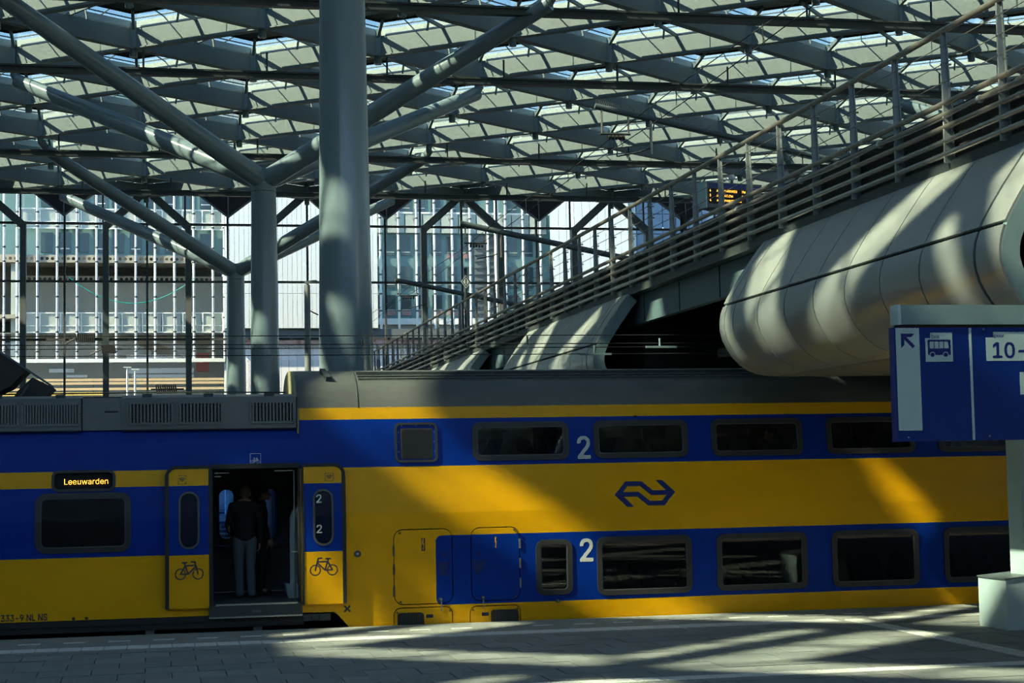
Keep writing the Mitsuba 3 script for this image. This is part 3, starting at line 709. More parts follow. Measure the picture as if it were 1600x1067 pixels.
# roof equipment of the low end
def grille(x0, x1, z0, z1, n, par):
    k = put('grille', MB().box(x0, x1, 26.080, 26.115, z0, z0 + .035).box(x0, x1, 26.080, 26.115, z1 - .035, z1).box(x0, x0 + .035, 26.080, 26.115, z0, z1).box(x1 - .035, x1, 26.080, 26.115, z0, z1), 'mat_train_grey', par)
    put('grille_void', MB().box(x0 + .03, x1 - .03, 26.130, 26.135, z0 + .03, z1 - .03), 'mat_black', k)
    for x in np.linspace(x0 + .06, x1 - .06, n):
        put('slat', MB().bar((x, 26.100, z0 + .035), (x, 26.100, z1 - .035), .020, .045, up=(.4, 1, 0)), 'mat_slat', k)
    for x in (x0 + .016, x1 - .016):
        for z in np.linspace(z0 + .02, z1 - .02, 3): put('bolt', MB().tube([(x, 26.073, z), (x, 26.085, z)], .009, 6), 'mat_dark_steel', k)
for x0, x1, nm, gr in ((-1.018, -8.0, 'A', ((-1.885, -1.045, 19), (-2.80, -1.915, 19))), (-.452, 2.13, 'B', ((-.38, .30, 12), (.345, 1.03, 12), (1.42, 2.10, 12)))):
    a, b = min(x0, x1), max(x0, x1)
    hl = unary_union([R2(g0 + .03, .79, g1 - .03, 1.07) for g0, g1, _ in gr])
    bx = [flat(R2(a, .69, b, 1.165).difference(hl), 26.125, 0, .02)]
    kb = put('roof_box', trimesh.util.concatenate(bx), 'mat_train_grey', tr)
    put('box_top', MB().hexa([(a, 26.105, 1.165), (b, 26.105, 1.165), (b, 26.345, 1.21), (a, 26.345, 1.21)], [(a, 26.145, 1.12), (b, 26.145, 1.12), (b, 26.345, 1.12), (a, 26.345, 1.12)]).box(a, b, 26.345, 28.6, 1.1, 1.2), 'mat_train_grey', kb)
    put('box_seam', MB().box(b - .012, b + .004, 26.095, 26.155, .68, 1.16).box(a, b, 26.095, 26.155, .675, .692), 'mat_black', kb)
    for g0, g1, n in gr: grille(g0, g1, .755 if nm == 'A' else .76, 1.105, n, kb)
    for x in np.arange(a + .3, b, .9): put('lid_catch', MB().box(x, x + .14, 26.145, 26.215, 1.17, 1.225), 'mat_dark_steel', kb)
k = put('roof_filler', flat(R2(-1.018, .69, -.452, 1.165), 26.145, 0, .02), 'mat_train_grey', tr)
put('filler_slot', MB().box(-.697, -.501, 26.115, 26.130, .952, .972), 'mat_black', k)
put('filler_top', MB().box(-1.018, -.452, 26.135, 28.6, 1.10, 1.17), 'mat_train_grey', k)
put('box_back', MB().box(-8, 2.13, 26.215, 28.55, .60, 1.1), 'mat_black', tr)
# curved roof of the double-deck part
RP = [(26.155, .985), (26.185, 1.10), (26.235, 1.22), (26.31, 1.325), (26.42, 1.42), (26.58, 1.50), (26.8, 1.565), (27.1, 1.605), (27.4, 1.617)]
RP += [(54.8 - y, z) for y, z in RP[-2::-1]]
V = [(x, y, z) for x in (2.13, XR) for y, z in RP]; N = len(RP)
put('roof', MB().add(V, [(i, i + 1, N + i + 1, N + i) for i in range(N - 1)]), 'mat_train_roof', tr, smooth=40)
put('roof_end', extr(Polygon(RP), .04).apply_transform(np.array([[0, 0, 1, 2.10], [1, 0, 0, 0], [0, 1, 0, 0], [0, 0, 0, 1.]])), 'mat_coach_end', tr)
ce = MB(); ce.box(2.13, 2.16, 26.12, 28.7, .6, .99); put('end_wall', ce, 'mat_coach_end', tr)
for z0, y0 in ((1.44, 26.42), (1.485, 26.52), (1.525, 26.62), (1.555, 26.72)):
    put('roof_rib', MB().tube([(3.10, y0, z0), (XR, y0, z0)], .011, 6), 'mat_dark_steel', tr)
put('roof_lug', MB().hexa([(2.60, 26.40, 1.40), (2.68, 26.40, 1.40), (2.62, 26.75, 1.56), (2.54, 26.75, 1.56)], [(2.60, 26.36, 1.47), (2.68, 26.36, 1.47), (2.62, 26.75, 1.62), (2.54, 26.75, 1.62)]), 'mat_dark_steel', tr)
put('roof_strap', MB().tube([(3.06, y - .004, z + .004) for y, z in RP[:9]], .009, 6), 'mat_dark_steel', tr)
put('roof_spigot', MB().tube([(7.43, 26.14, .80), (7.43, 26.09, .80)], .015, 8), 'mat_black', tr)
# far side with windows, decks, ends, underframe
fw = unary_union([rrect(*w, .13) for w in WIN_U])
put('far_side', flat(R2(2.96, -2.6, XR, .99).difference(fw), 28.7, 0, .05), 'mat_interior', tr)
put('far_side_low', MB().box(XL, .2, 28.65, 28.7, -2.6, 1.1), 'mat_interior', tr)
put('upper_deck', MB().box(2.96, XR, 26.1, 28.68, -.32, -.24), 'mat_interior', tr)
put('upper_ceiling', MB().box(2.96, XR, 26.22, 28.6, .93, .97), 'mat_interior', tr)
put('lower_floor', MB().box(2.96, XR, 26.06, 28.68, -2.55, -2.5), 'mat_interior', tr)
put('low_partition', MB().box(-2.6, -2.5, 26.25, 28.65, -1.95, .5), 'mat_interior', tr)
put('left_floor', MB().box(XL, .2, 26.06, 28.65, -2.0, -1.95), 'mat_interior', tr)
put('left_ceiling', MB().box(XL, .2, 26.16, 28.65, .5, .55), 'mat_interior', tr)
put('far_end', MB().box(XR - .05, XR, 26.1, 28.7, -2.6, 1.0), 'mat_interior', tr)
put('near_end', MB().box(XL, XL + .05, 26.1, 28.7, -2.1, 1.1), 'mat_interior', tr)
for zf, x0s in ((-.24, np.arange(5.2, 15.6, .96)), (-2.5, np.arange(6.9, 15.6, .96)), (-1.95, (-1.9, -1.0, -.45))):
    for q, x in enumerate(x0s):
        for y in (26.35, 27.75):
            s_ = MB(); dx = .42 if q % 2 else -.42
            s_.hexa([(x - .05, y, zf + .4), (x + .05, y, zf + .4), (x + .05, y + .85, zf + .4), (x - .05, y + .85, zf + .4)], [(x - .04 - .12 * np.sign(dx), y + .04, zf + (.92 if zf < -.5 else .72)), (x + .04 - .12 * np.sign(dx), y + .04, zf + (.92 if zf < -.5 else .72)), (x + .04 - .12 * np.sign(dx), y + .8, zf + (.92 if zf < -.5 else .72)), (x - .04 - .12 * np.sign(dx), y + .8, zf + (.92 if zf < -.5 else .72))])
            s_.box(min(x, x + dx), max(x, x + dx), y, y + .85, zf + .32, zf + .44)
            put('seat', s_, 'mat_seat', tr)
ug = put('underframe', MB().box(XL, 2.2, 26.05, 28.6, -2.25, -2.07).box(XL, .8, 26.02, 26.2, -2.16, -2.068), 'mat_rubber', tr)
put('underframe_core', MB().box(XL, 2.8, 26.7, 28.3, -2.84, -2.2), 'mat_black', tr)
put('sill_box', MB().box(.5, 2.6, 26.05, 26.3, -2.2, -2.10), 'mat_dark_steel', ug)
for x in (-.05, 1.52): put('guide_plate', MB().box(x - .065, x + .065, 26.1, 26.2, -2.34, -2.14), 'mat_train_grey', ug)
put('air_tank', MB().tube([(.25, 26.35, -2.24), (1.3, 26.35, -2.24)], .06, 14), 'mat_dark_steel', ug)
put('cable_loop', MB().tube([(2.32, 26.05, -2.12), (2.32, 26.02, -2.18), (2.42, 26.02, -2.19), (2.44, 26.05, -2.12)], .008, 6), 'mat_maroon', ug)

# ------------------------------------------------------------------ people
import manifold3d as m3
_ico = trimesh.creation.icosphere(subdivisions=2).vertices
def hull(*balls):
    pts = np.vstack([np.asarray(c, float) + _ico * np.asarray(r, float) for c, r in balls]); return m3.Manifold.hull_points(pts)
def fuse(parts, step=.02, it=12):
    m = m3.Manifold.batch_boolean(parts, m3.OpType.Add).refine_to_length(step).to_mesh()
    t = trimesh.Trimesh(m.vert_properties[:, :3], m.tri_verts); t.merge_vertices(digits_vertex=5)
    trimesh.smoothing.filter_taubin(t, .5, .53, it); return t
def hand(w, d, side, fwd):
    """palm, four unequal bent fingers and a thumb leaving the side of the palm; w wrist, d down the forearm, side towards the thumb"""
    w, d, side, fwd = (np.asarray(a, float) for a in (w, d, side, fwd)); o = []
    o.append(hull((w, .024), (w + d * .03 + side * .018, .018), (w + d * .085 + side * .028, .014), (w + d * .085 - side * .028, .013)))
    for q, (off, L) in enumerate(((.028, .072), (.010, .080), (-.010, .075), (-.028, .058))):
        a = w + d * .088 + side * off; b = a + d * L * .45 + fwd * L * .12; c2 = b + d * L * .3 + fwd * L * .28; e = c2 + d * L * .12 + fwd * L * .25
        o += [hull((a, .0095), (b, .009)), hull((b, .009), (c2, .0085)), hull((c2, .0085), (e, .008))]
    a = w + d * .03 + side * .03; b = a + d * .03 + side * .022 + fwd * .012; e = b + d * .032 + side * .004 + fwd * .012
    o += [hull((a, .012), (b, .0105)), hull((b, .0105), (e, .0095))]
    return o
def person(base, rz, H, lab, J, mats, hairm, coat=0.0, group=None, jacket='jacket', seated=False):
    t = thing('person', lab, 'person', group)
    s = H / 1.75; A = lambda k: np.array(J[k], float)
    def fin(m):
        v = m.vertices * s; cz, sz = math.cos(rz), math.sin(rz)
        m.vertices = np.stack([v[:, 0] * cz - v[:, 1] * sz + base[0], v[:, 0] * sz + v[:, 1] * cz + base[1], v[:, 2] + base[2]], 1); return m
    body = []; nk, hd, ch = A('neck'), A('head'), A('chin')
    body += [hull((nk, .052), (hd - [0, 0, .05], .055)), hull((hd, (.078, .092, .10)), (ch, .038), (ch + [0, -.02, .04], .055)), hull((ch + (hd - ch) * .45 + A('face') * .075, .012), (ch + (hd - ch) * .75 + A('face') * .058, .009))]
    for sx in (-1, 1): body.append(hull((hd + np.cross(A('face'), (0, 0, 1)) * sx * .078 + [0, 0, -.03], (.016, .022, .032))))
    body += [hull((A('hip'), (.14, .10, .10)), (A('waist'), (.14, .095, .08))), hull((A('waist'), (.14, .095, .08)), (A('chest'), (.155, .105, .12))), hull((A('chest'), (.155, .105, .1)), (A('shoL'), .055), (A('shoR'), .055), (nk, .06))]
    for L in 'LR':
        body += [hull((A('hip' + L), .085), (A('kn' + L), .056)), hull((A('kn' + L), .056), (A('an' + L), .040)), hull((A('an' + L), .042), (A('toe' + L), (.038, .038, .026)))]
        body += [hull((A('sho' + L), .052), (A('el' + L), .040)), hull((A('el' + L), .040), (A('wr' + L), .027))]
        d = A('wr' + L) - A('el' + L); d /= np.linalg.norm(d)
        fw = A('face') * 1.0; fw = fw - d * (fw @ d); fw /= np.linalg.norm(fw); inw = np.cross(d, fw) * (1 if L == 'L' else 1)
        inw = inw * (1 if ((inw @ (A('chest') - A('wr' + L))) > 0) else -1)
        body += hand(A('wr' + L), d, fw, inw)
    kb = put('body', fin(fuse(body, .012, 6)), mats['skin'], t, smooth=True)
    f = A('face'); rt = np.cross(f, (0, 0, 1))
    e = MB()
    for sx in (-1, 1): 
        ic = trimesh.creation.icosphere(subdivisions=1, radius=.010); ic.apply_translation(ch + (hd - ch) * .78 + f * .076 + rt * sx * .031); e.mesh(ic)
    em = trimesh.Trimesh(*e.out(), process=False); put('eyes', fin(em), 'mat_black', kb)
    put('hair', fin(fuse([hull((hd + [0, 0, .022] - f * .012, (.084, .096, .092))), hull((hd - f * .035 + [0, 0, .02], (.08, .075, .08)), (hd - f * .055 + [0, 0, -.06], (.06, .04, .03)))], .015, 6)), hairm, t, smooth=True)
    jk = [hull((A('hip') + [0, 0, -.02 - coat * 0], (.165, .125, .08)), (A('waist'), (.165, .12, .08))), hull((A('waist'), (.165, .12, .08)), (A('chest'), (.185, .13, .12))), hull((A('chest'), (.18, .13, .1)), (A('shoL'), .07), (A('shoR'), .07), (nk - [0, 0, .03], .07))]
    if coat: jk.append(hull((A('waist'), (.165, .12, .05)), ((A('knL') + A('knR')) / 2 + [0, 0, .12], (.19, .15, .03))))
    for L in 'LR': jk += [hull((A('sho' + L), .070), (A('el' + L), .055)), hull((A('el' + L), .055), (A('wr' + L) + (A('el' + L) - A('wr' + L)) * .06, .043))]
    put(jacket, fin(fuse(jk, .025, 8)), mats['jacket'], t, smooth=True)
    tr_ = [hull((A('hip'), (.155, .115, .09)), (A('hipL'), .095), (A('hipR'), .095))]
    for L in 'LR': tr_ += [hull((A('hip' + L), .102), (A('kn' + L), .072)), hull((A('kn' + L), .072), (A('an' + L) + [0, 0, -.02], .062))]
    put('trousers', fin(fuse(tr_, .02, 6)), mats['trousers'], t, smooth=True)
    for L in 'LR':
        put('shoe', fin(fuse([hull((A('an' + L) + [0, 0, -.035] , (.045, .05, .04)), (A('toe' + L), (.048, .045, .034))), hull((A('an' + L) + [0, 0, -.06], (.046, .06, .018)), (A('toe' + L) + [0, 0, -.015], (.05, .05, .018)))], .02, 4)), mats['shoe'], t, smooth=True)
    return t
J1 = dict(neck=(0, -.01, 1.50), head=(.01, .02, 1.635), chin=(.02, .085, 1.545), face=(.17, .985, 0), chest=(0, 0, 1.28), waist=(0, 0, 1.07), hip=(0, 0, .95), shoL=(-.185, 0, 1.415), shoR=(.185, 0, 1.415),
          elL=(-.25, .05, 1.14), wrL=(-.20, .22, .98), elR=(.245, -.02, 1.12), wrR=(.235, .04, .86), hipL=(-.09, 0, .88), hipR=(.09, 0, .88), knL=(-.095, .03, .48), knR=(.085, .02, .48), anL=(-.085, -.01, .095), anR=(.10, -.01, .095), toeL=(-.125, .14, .04), toeR=(.16, .12, .04))
person((1.395, 27.2, -1.905), 0., 1.745, 'person in blue jeans and dark jacket seen from behind in the train doorway', J1, dict(skin='mat_skin', jacket='mat_jacket', trousers='mat_jeans', shoe='mat_shoe'), 'mat_hair_fair')
J2 = {**J1, 'neck': (0, .02, 1.50), 'head': (0, .06, 1.625), 'chin': (0, .125, 1.54), 'face': (0, 1., 0), 'elL': (-.23, .08, 1.12), 'wrL': (-.17, .13, .93), 'elR': (.23, .02, 1.12), 'wrR': (.20, .12, .90), 'shoL': (-.175, .0, 1.41), 'shoR': (.175, .0, 1.41)}
person((1.66, 27.72, -1.905), -math.pi / 2, 1.74, 'person all in black with bowed head, standing sideways behind the one in jeans', J2, dict(skin='mat_skin', jacket='mat_jacket', trousers='mat_jacket', shoe='mat_black'), 'mat_hair_dark', coat=1.)
J3 = dict(neck=(0, -.01, 1.02), head=(0, .01, 1.155), chin=(0, .07, 1.07), face=(0, 1., 0), chest=(0, -.02, .80), waist=(0, -.03, .60), hip=(0, 0, .50), shoL=(-.18, -.02, .94), shoR=(.18, -.02, .94), elL=(-.23, .08, .68), wrL=(-.12, .28, .62), elR=(.23, .08, .68), wrR=(.12, .28, .62),
          hipL=(-.09, .05, .49), hipR=(.09, .05, .49), knL=(-.10, .46, .48), knR=(.10, .46, .48), anL=(-.10, .46, .095), anR=(.10, .46, .095), toeL=(-.10, .60, .04), toeR=(.10, .60, .04))
person((9.85, 26.6, -.62), math.pi / 2, 1.7, 'seated passenger in a pale top behind the third upper window of the train', J3, dict(skin='mat_skin', jacket='mat_shirt', trousers='mat_jacket', shoe='mat_black'), 'mat_hair_dark', jacket='top')

# ------------------------------------------------------------------ overhead line of the second track
for z, nm, lab in ((2.47, 'upper', 'topmost of the four overhead wires just above the train'), (2.315, 'c', 'second from the top of the four overhead wires above the train'), (2.245, 'd', 'third from the top of the four overhead wires above the train'), (2.12, 'e', 'lowest of the four overhead wires above the train')):
    k = put('overhead_wire', MB().tube([(x, 31.0, z) for x in (-40, 0, 20, 55)], .0085, 6), 'mat_wire'); tag(k, lab, 'wire')
def insul(x0, z0, x1, z1, lab, y=31.0):
    t = thing('coil_insulator', lab, 'insulator')
    n = 10; b = MB()
    L = x1 - x0
    for i in range(n):
        x = x0 + L * (i + .5) / n; z = z0 + (z1 - z0) * (i + .5) / n
        b.tube([(x - .012, y, z + .075), (x + .012, y, z - .075)], .014, 8)
    put('ribs', b, 'mat_insulator', t)
    put('rod', MB().tube([(x0 - .08, y, z0), (x1 + .12, y, z1)], .012, 8), 'mat_wire', t)
    return t
k = insul(-1.33, 2.44, -.99, 2.44, 'ribbed insulator on the upper overhead wires at the left'); put('link', MB().tube([(-1.33, 31, 2.44), (-1.5, 31, 2.33)], .014, 8), 'mat_stainless', k)
k = insul(-.88, 2.245, -.64, 2.245, 'ribbed insulator lower and to the right of the other one, on the left overhead wires'); put('link', MB().tube([(-.88, 31, 2.245), (-1.08, 31, 2.14)], .014, 8), 'mat_stainless', k)
insul(.05, 1.53, .42, 1.53, 'ribbed insulator low above the grilles of the train roof')
k = put('roof_cable', MB().tube([(x, 27.9, z) for x, z in ((-8, 1.30), (-1.5, 1.32), (.5, 1.33), (2.09, 1.31))], .011, 6), 'mat_wire'); tag(k, 'thin dark cable running just above the low part of the train roof', 'cable')
for x, z, lab in ((9.35, 2.25, 'pale T-shaped wire clamp bar in the dark gap right beside the largest shell'), (8.08, 2.12, 'pale T-shaped wire clamp bar in the middle of the dark gap under the viaduct'), (-.0, 0, None)):
    if lab is None: continue
    t = thing('section_bar', lab, 'wire clamp')
    put('bar', MB().box(x - .30, x + .30, 30.97, 31.03, z - .025, z + .015), 'mat_sign_grey', t)
    put('stem', MB().tube([(x - .02, 31, z), (x - .02, 31, z + .16)], .024, 10), 'mat_sign_grey', t)
for x, z0, z1, lab in ((3.72, 2.27, 2.42, 'thin dropper clamp on the wires in front of the thick column'), (6.78, 2.30, 2.46, 'thin dropper clamp on the wires in front of the middle shell')):
    t = put('wire_dropper', MB().tube([(x, 31, z0), (x, 31, z1)], .016, 8), 'mat_wire'); tag(t, lab, 'wire dropper')

# tram overhead booms above the viaduct
for q, (y, x0, z0, x1, lab) in enumerate(((44.3, 11.68, 9.72, 19.3, 'nearest tram wire boom, with bird spikes, high under the roof at the right'), (63.8, 11.45, 9.35, 18.5, 'middle tram wire boom, in front of the glass wall'), (81.3, 11.38, 9.15, 18.0, 'farthest tram wire boom, lowest in the picture, behind the railing'))):
    t = thing('wire_boom', lab, 'boom')
    zz = lambda x: z0 - .2 * (x - x0)
    put('tube', MB().tube([(x0, y, z0), (x1, y, zz(x1))], .075 if q == 0 else .11, 14), 'mat_mid_steel', t)
    if q == 0:
        s = MB()
        for x in np.arange(x0 + .05, x0 + 3.3, .055): s.tube([(x, y, zz(x) + .05), (x - .02, y, zz(x) + .20)], .0045, 4, cap=False)
        put('bird_spikes', s, 'mat_stainless', t, kind='stuff')
    a, b, c_ = x0 + .18, x0 + .92 + .05 * q, x0 + 1.55
    zl = zz(a) - .72
    for x in (a, b): put('hanger', MB().tube([(x, y, zz(x)), (x, y, zl)], .028, 8), 'mat_stainless', t)
    put('crossbar', MB().tube([(a - .05, y, zl), (b + .05, y, zl)], .03, 8), 'mat_dark_steel', t)
    i_ = MB()
    for x in np.linspace(a + .2, b - .15, 5): i_.tube([(x - .03, y, zl - .09), (x + .03, y, zl - .09)], .07, 8)
    put('insulator', i_, 'mat_insulator', t)
    put('drop_tube', MB().tube([(c_, y, zz(c_)), (c_, y, zz(c_) - .98)], .04, 8), 'mat_stainless', t)
    put('steady_arm', MB().tube([(c_, y, zz(c_) - .80), (c_ - .35, y, zz(c_) - .92), (c_ - .95, y, zz(c_) - 1.05)], .02, 8), 'mat_dark_steel', t)
    put('mast', MB().tube([(x1, y, 3.66), (x1, y, zz(x1) + .3)], .13, 14), 'mat_mid_steel', t)
for z, lab in ((8.58, 'lower of the two tram wires running along the viaduct'), (9.06, 'upper of the two tram wires running along the viaduct')):
    k = put('tram_wire', MB().tube([(12.3, y, z + .10 * math.sin(y / 19.5 * math.pi) ** 2 * (1 if z < 9 else -1)) for y in np.arange(14, 108, 2.0)], .011, 6), 'mat_wire'); tag(k, lab, 'wire')
for q, y in enumerate((27., 33., 39., 50., 56., 69., 75.)):
    k = put('tram_dropper', MB().tube([(12.3, y, 8.62), (12.3, y, 9.04)], .01, 6), 'mat_wire'); tag(k, f'{("nearest", "second nearest", "third nearest", "fourth nearest", "fifth nearest", "second farthest", "farthest")[q]} short dropper between the two tram wires above the viaduct', 'wire dropper', 'tram wire droppers')

# departure board on the viaduct, turned a little towards the left
BY, BROT = 40.0, math.radians(14)
bd = thing('departure_board', 'blue departure board with orange dot-matrix lines, seen through the railing', 'display board')
bx0, bz0 = 13.33, 6.33
W_, H_ = 1.42, .56
def turn(m):
    if isinstance(m, MB): m = trimesh.Trimesh(*m.out(), process=False)
    v = m.vertices * 1.14; c1, s1 = math.cos(BROT), math.sin(BROT)
    m.vertices = np.stack([bx0 + v[:, 0] * c1 - v[:, 1] * s1, BY + v[:, 0] * s1 + v[:, 1] * c1, bz0 + v[:, 2]], 1); return m
def bput(nm, m, mat, par=bd, **k): return put(nm, turn(m), mat, par, **k)
def bbox(*a): return MB().box(*a)
bput('case', bbox(0, W_, 0, .40, 0, H_), 'mat_mid_steel')
bput('side_plate', bbox(-.03, 0, -.01, .42, -.01, H_ + .01), 'mat_sign_white')
bput('header', bbox(.06, 1.0, -.01, 0, .44, .53), 'mat_sign_blue')
sc = bput('screen', bbox(.05, 1.0, -.01, 0, .09, .42), 'mat_black')
def board(s_, h, x, z, mat, nm, par, sx=1., **more):
    m = text(s_, h); v = m.vertices.copy(); m.vertices = np.stack([x + v[:, 0] * sx, -.012 - v[:, 2], z + v[:, 1]], 1)
    return bput(nm, m, mat, par, **more)
for z, a, b_, c_ in ((.345, '4', 'PARKWEG', '7M'), (.24, '3', 'AT.OM', '7M'), (.135, '4', 'PARKWEG TR', '')):
    board(a, .052, .06, z, 'mat_led', 'led_line', sc, emitter=LED)
    board('AM', .052, .24, z, 'mat_led', 'led_line', sc, emitter=LED)
    board(b_, .052, .44, z, 'mat_led', 'led_line', sc, .95, emitter=LED)
    if c_: board(c_, .052, .88, z, 'mat_led', 'led_line', sc, emitter=LED)
kk = bput('side_header', bbox(1.05, 1.40, -.01, 0, .43, .51), 'mat_sign_blue')
board('Den Haag CS', .03, 1.08, .455, 'mat_white', 'lettering', kk)
bput('poster', bbox(1.05, 1.40, -.01, 0, .10, .40), 'mat_poster')
bput('post', MB().tube([(.7, .2, (3.66 - bz0) / 1.14), (.7, .2, 0)], .08, 12), 'mat_mid_steel')
gl = trimesh.creation.icosphere(subdivisions=2, radius=.075); gl.apply_translation((.72, .1, H_ + .14))
bput('lamp_globe', gl, 'mat_lit_white', smooth=True)
bput('globe_stem', MB().tube([(.72, .1, H_), (.72, .1, H_ + .12)], .03, 8), 'mat_mid_steel')
# diamond signal sign on a slim post on the viaduct
dg = thing('diamond_sign', 'small white diamond sign on a slim dark post behind the railing', 'sign')
dx, dy, dz = 11.3, 60.0, 7.20
dx = 10.93; dz = 6.70
put('post', MB().tube([(dx, dy + .05, 3.66), (dx, dy + .05, dz + .5)], .06, 10), 'mat_dark_steel', dg)
dp = Polygon([(dx + a, dz + b) for a, b in ((0, .24), (.18, 0), (0, -.24), (-.18, 0))])
kd = put('plate', flat(dp, dy, 0, .02), 'mat_white', dg)
put('border', flat(dp.buffer(-.02).difference(dp.buffer(-.05)), dy, .02, .026), 'mat_black', kd)
put('stroke', flat(sbox(dx - .02, dz - .1, dx + .02, dz + .1), dy, .02, .026), 'mat_black', kd)
bl = put('bollard', MB().tube([(9.6, 30.2, 3.66), (9.6, 30.2, 4.62)], .06, 12), 'mat_black'); tag(bl, 'small black bollard-like box behind the railing beside the top pipe', 'bollard')

# folded pantograph fairings on the low roof
pg = thing('roof_fairing', 'pair of dark tilted plates of roof gear standing above the grilles at the far left', 'roof equipment')
def tilt(pts, y0, y1):
    return extr(Polygon(pts), y1 - y0)
for pts in ([(-3.0, 2.42), (-1.88, 1.66), (-2.13, 1.40), (-3.2, .9)], [(-1.80, 1.54), (-1.49, 1.385), (-1.66, 1.20), (-2.10, 1.20), (-2.02, 1.33)]):
    m = flat(Polygon(pts), 27.2, -.9, 0); put('plate', m, 'mat_deck_dark', pg)
put('strut', MB().bar((-2.0, 27.1, 1.2), (-1.85, 27.1, 1.42), .03, .03), 'mat_dark_steel', pg)
put('top_edge', MB().bar((-3.0, 27.2, 2.43), (-1.49, 27.2, 1.39), .03, .04, up=(0, 1, 0)), 'mat_mid_steel', pg)
put('tray', MB().box(-2.3, -1.5, 27.0, 28.0, 1.17, 1.215), 'mat_dark_steel', pg)

# ------------------------------------------------------------------ the town beyond the glass wall
A = thing('office_building', 'glass office building with white mullions and a beam with round holes, at the left', 'building')
YA = 135.
def slab(nm, x0, x1, z0, z1, y, mat, par, d=.3): return put(nm, MB().box(x0, x1, y, y + d, z0, z1), mat, par)
slab('facade', -30, 5.5, 16.9, 30, YA + 1.2, 'mat_facade_teal', A)
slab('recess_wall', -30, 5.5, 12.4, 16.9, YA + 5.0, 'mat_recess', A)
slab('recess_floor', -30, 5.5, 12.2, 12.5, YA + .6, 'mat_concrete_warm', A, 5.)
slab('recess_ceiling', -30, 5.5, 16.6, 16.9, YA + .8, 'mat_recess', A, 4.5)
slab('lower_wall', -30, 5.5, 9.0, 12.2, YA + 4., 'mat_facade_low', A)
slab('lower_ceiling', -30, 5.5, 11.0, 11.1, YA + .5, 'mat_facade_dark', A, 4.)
slab('side_wall', -10.6, -9.9, 9.0, 16.5, YA + 1., 'mat_balustrade', A, 1.)
hb = sbox(-11.4, 16.5, 5.5, 17.08)
for x in np.arange(-11.0, 5.3, .39): hb = hb.difference(Point(x, 16.79).buffer(.125, quad_segs=4))
put('holed_beam', flat(hb, YA + .5, -.12, 0), 'mat_concrete_warm', A)
put('beam_backing', MB().box(-11.4, 5.5, YA + .8, YA + .9, 16.5, 17.08), 'mat_recess', A)
hb = sbox(-10., 5.0, 15.3, 15.8)
for x in np.arange(-9.8, 4.9, .39): hb = hb.difference(Point(x, 15.55).buffer(.13, quad_segs=4))
put('inner_beam', flat(hb, YA + 3.5, -.1, 0), 'mat_concrete_warm', A)
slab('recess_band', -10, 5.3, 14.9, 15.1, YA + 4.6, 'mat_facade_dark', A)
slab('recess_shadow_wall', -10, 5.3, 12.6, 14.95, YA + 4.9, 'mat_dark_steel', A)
for z0, z1 in ((19.1, 20.69), (11.07, 12.65)):
    for x in np.arange(-10.0, 5.4, 1.53):
        k = slab('balustrade_panel', x + .05, x + 1.48, z0 + .08, z1 - .08, YA + .55, 'mat_balustrade', A, .05)
        put('panel_frame', MB().box(x, x + .1, YA + .48, YA + .58, z0, z1).box(x, x + 1.53, YA + .48, YA + .58, z1 - .1, z1).box(x, x + 1.53, YA + .48, YA + .58, z0, z0 + .08).box(x, x + 1.53, YA + .48, YA + .52, z0 + .52, z0 + .57), 'mat_mullion', k)
for z0, z1 in ((17.35, 18.9), (20.9, 23.5)):
    for q, x in enumerate(np.arange(-8.4, 5., 1.34)):
        k = slab('window', x, x + .88, z0, z1, YA + 1.12, 'mat_facade_window', A, .1)
        if q % 2: put('lit_strip', MB().box(x + .1, x + .8, YA + 1.10, YA + 1.13, z0 + .25, z0 + .33), 'mat_lit_white', k)
for q, x in enumerate(np.arange(-3.4, 5., 1.34)):
    slab('inner_pier', x - .46, x, 12.7, 15.0, YA + 4.6, 'mat_facade_teal', A, .1)
for x in np.arange(-6, 5, 2.6): slab('lower_light', x, x + 1.4, 9.4 + .3 * (int(x) % 2), 9.55 + .3 * (int(x) % 2), YA + 3.9, 'mat_lit_white', A, .05)
for x in [-11.03, -10.07] + [-8.59 + 1.4665 * k for k in range(10)] + [5.48]:
    k = put('mullion', MB().tube([(x, YA, 8.95), (x, YA, 28)], .095, 10), 'mat_mullion', A)
    c_ = MB()
    for z in (9.6, 10.1, 11.1, 12.2, 13.8, 16.5, 17.6, 19.2, 20.3, 22.0): c_.tube([(x, YA, z - .06), (x, YA, z + .06)], .13, 8)
    put('collars', c_, 'mat_dark_steel', k)
slab('white_sill', -30, 5.5, 8.75, 9.03, YA - .1, 'mat_mullion', A, .6)
slab('roof_edge', -30, 5.6, 28, 28.6, YA - .2, 'mat_mullion', A, 2)
slab('corner_post', 5.45, 5.75, GZ, 28, YA + .1, 'mat_mullion', A, .3)
slab('base_wall', -30, 5.5, GZ, 8.75, YA + 16, 'mat_facade_low', A)
for x0, x1, z0, z1 in ((-2.0, 3.2, 8.1, 8.5), (-1.6, 3.2, 7.75, 8.0), (-2.0, 3.2, 9.1, 9.55), (-7.9, -6., 8.2, 8.5), (-6.6, -5.0, 7.8, 8.0)): slab('bright_opening', x0, x1, z0, z1, YA + 3.4, 'mat_lit_white', A, .1)
rb = put('red_container', MB().box(3.35, 4.35, YA + 2.2, YA + 2.6, 8.15, 9.6), 'mat_red'); tag(rb, 'reddish box-like block below the office building, beside the forked columns', 'container')
put('teal_cable', MB().tube([(x, YA - 1.0, 13.2 + 1.9 * ((x + 1.5) / 4.6) ** 2) for x in np.linspace(-6.2, 3.2, 24)], .035, 6), 'mat_teal_cable', A)
Ho = thing('timber_barrier', 'pale timber barrier of long horizontal boards with slim posts in front of the office building', 'barrier')
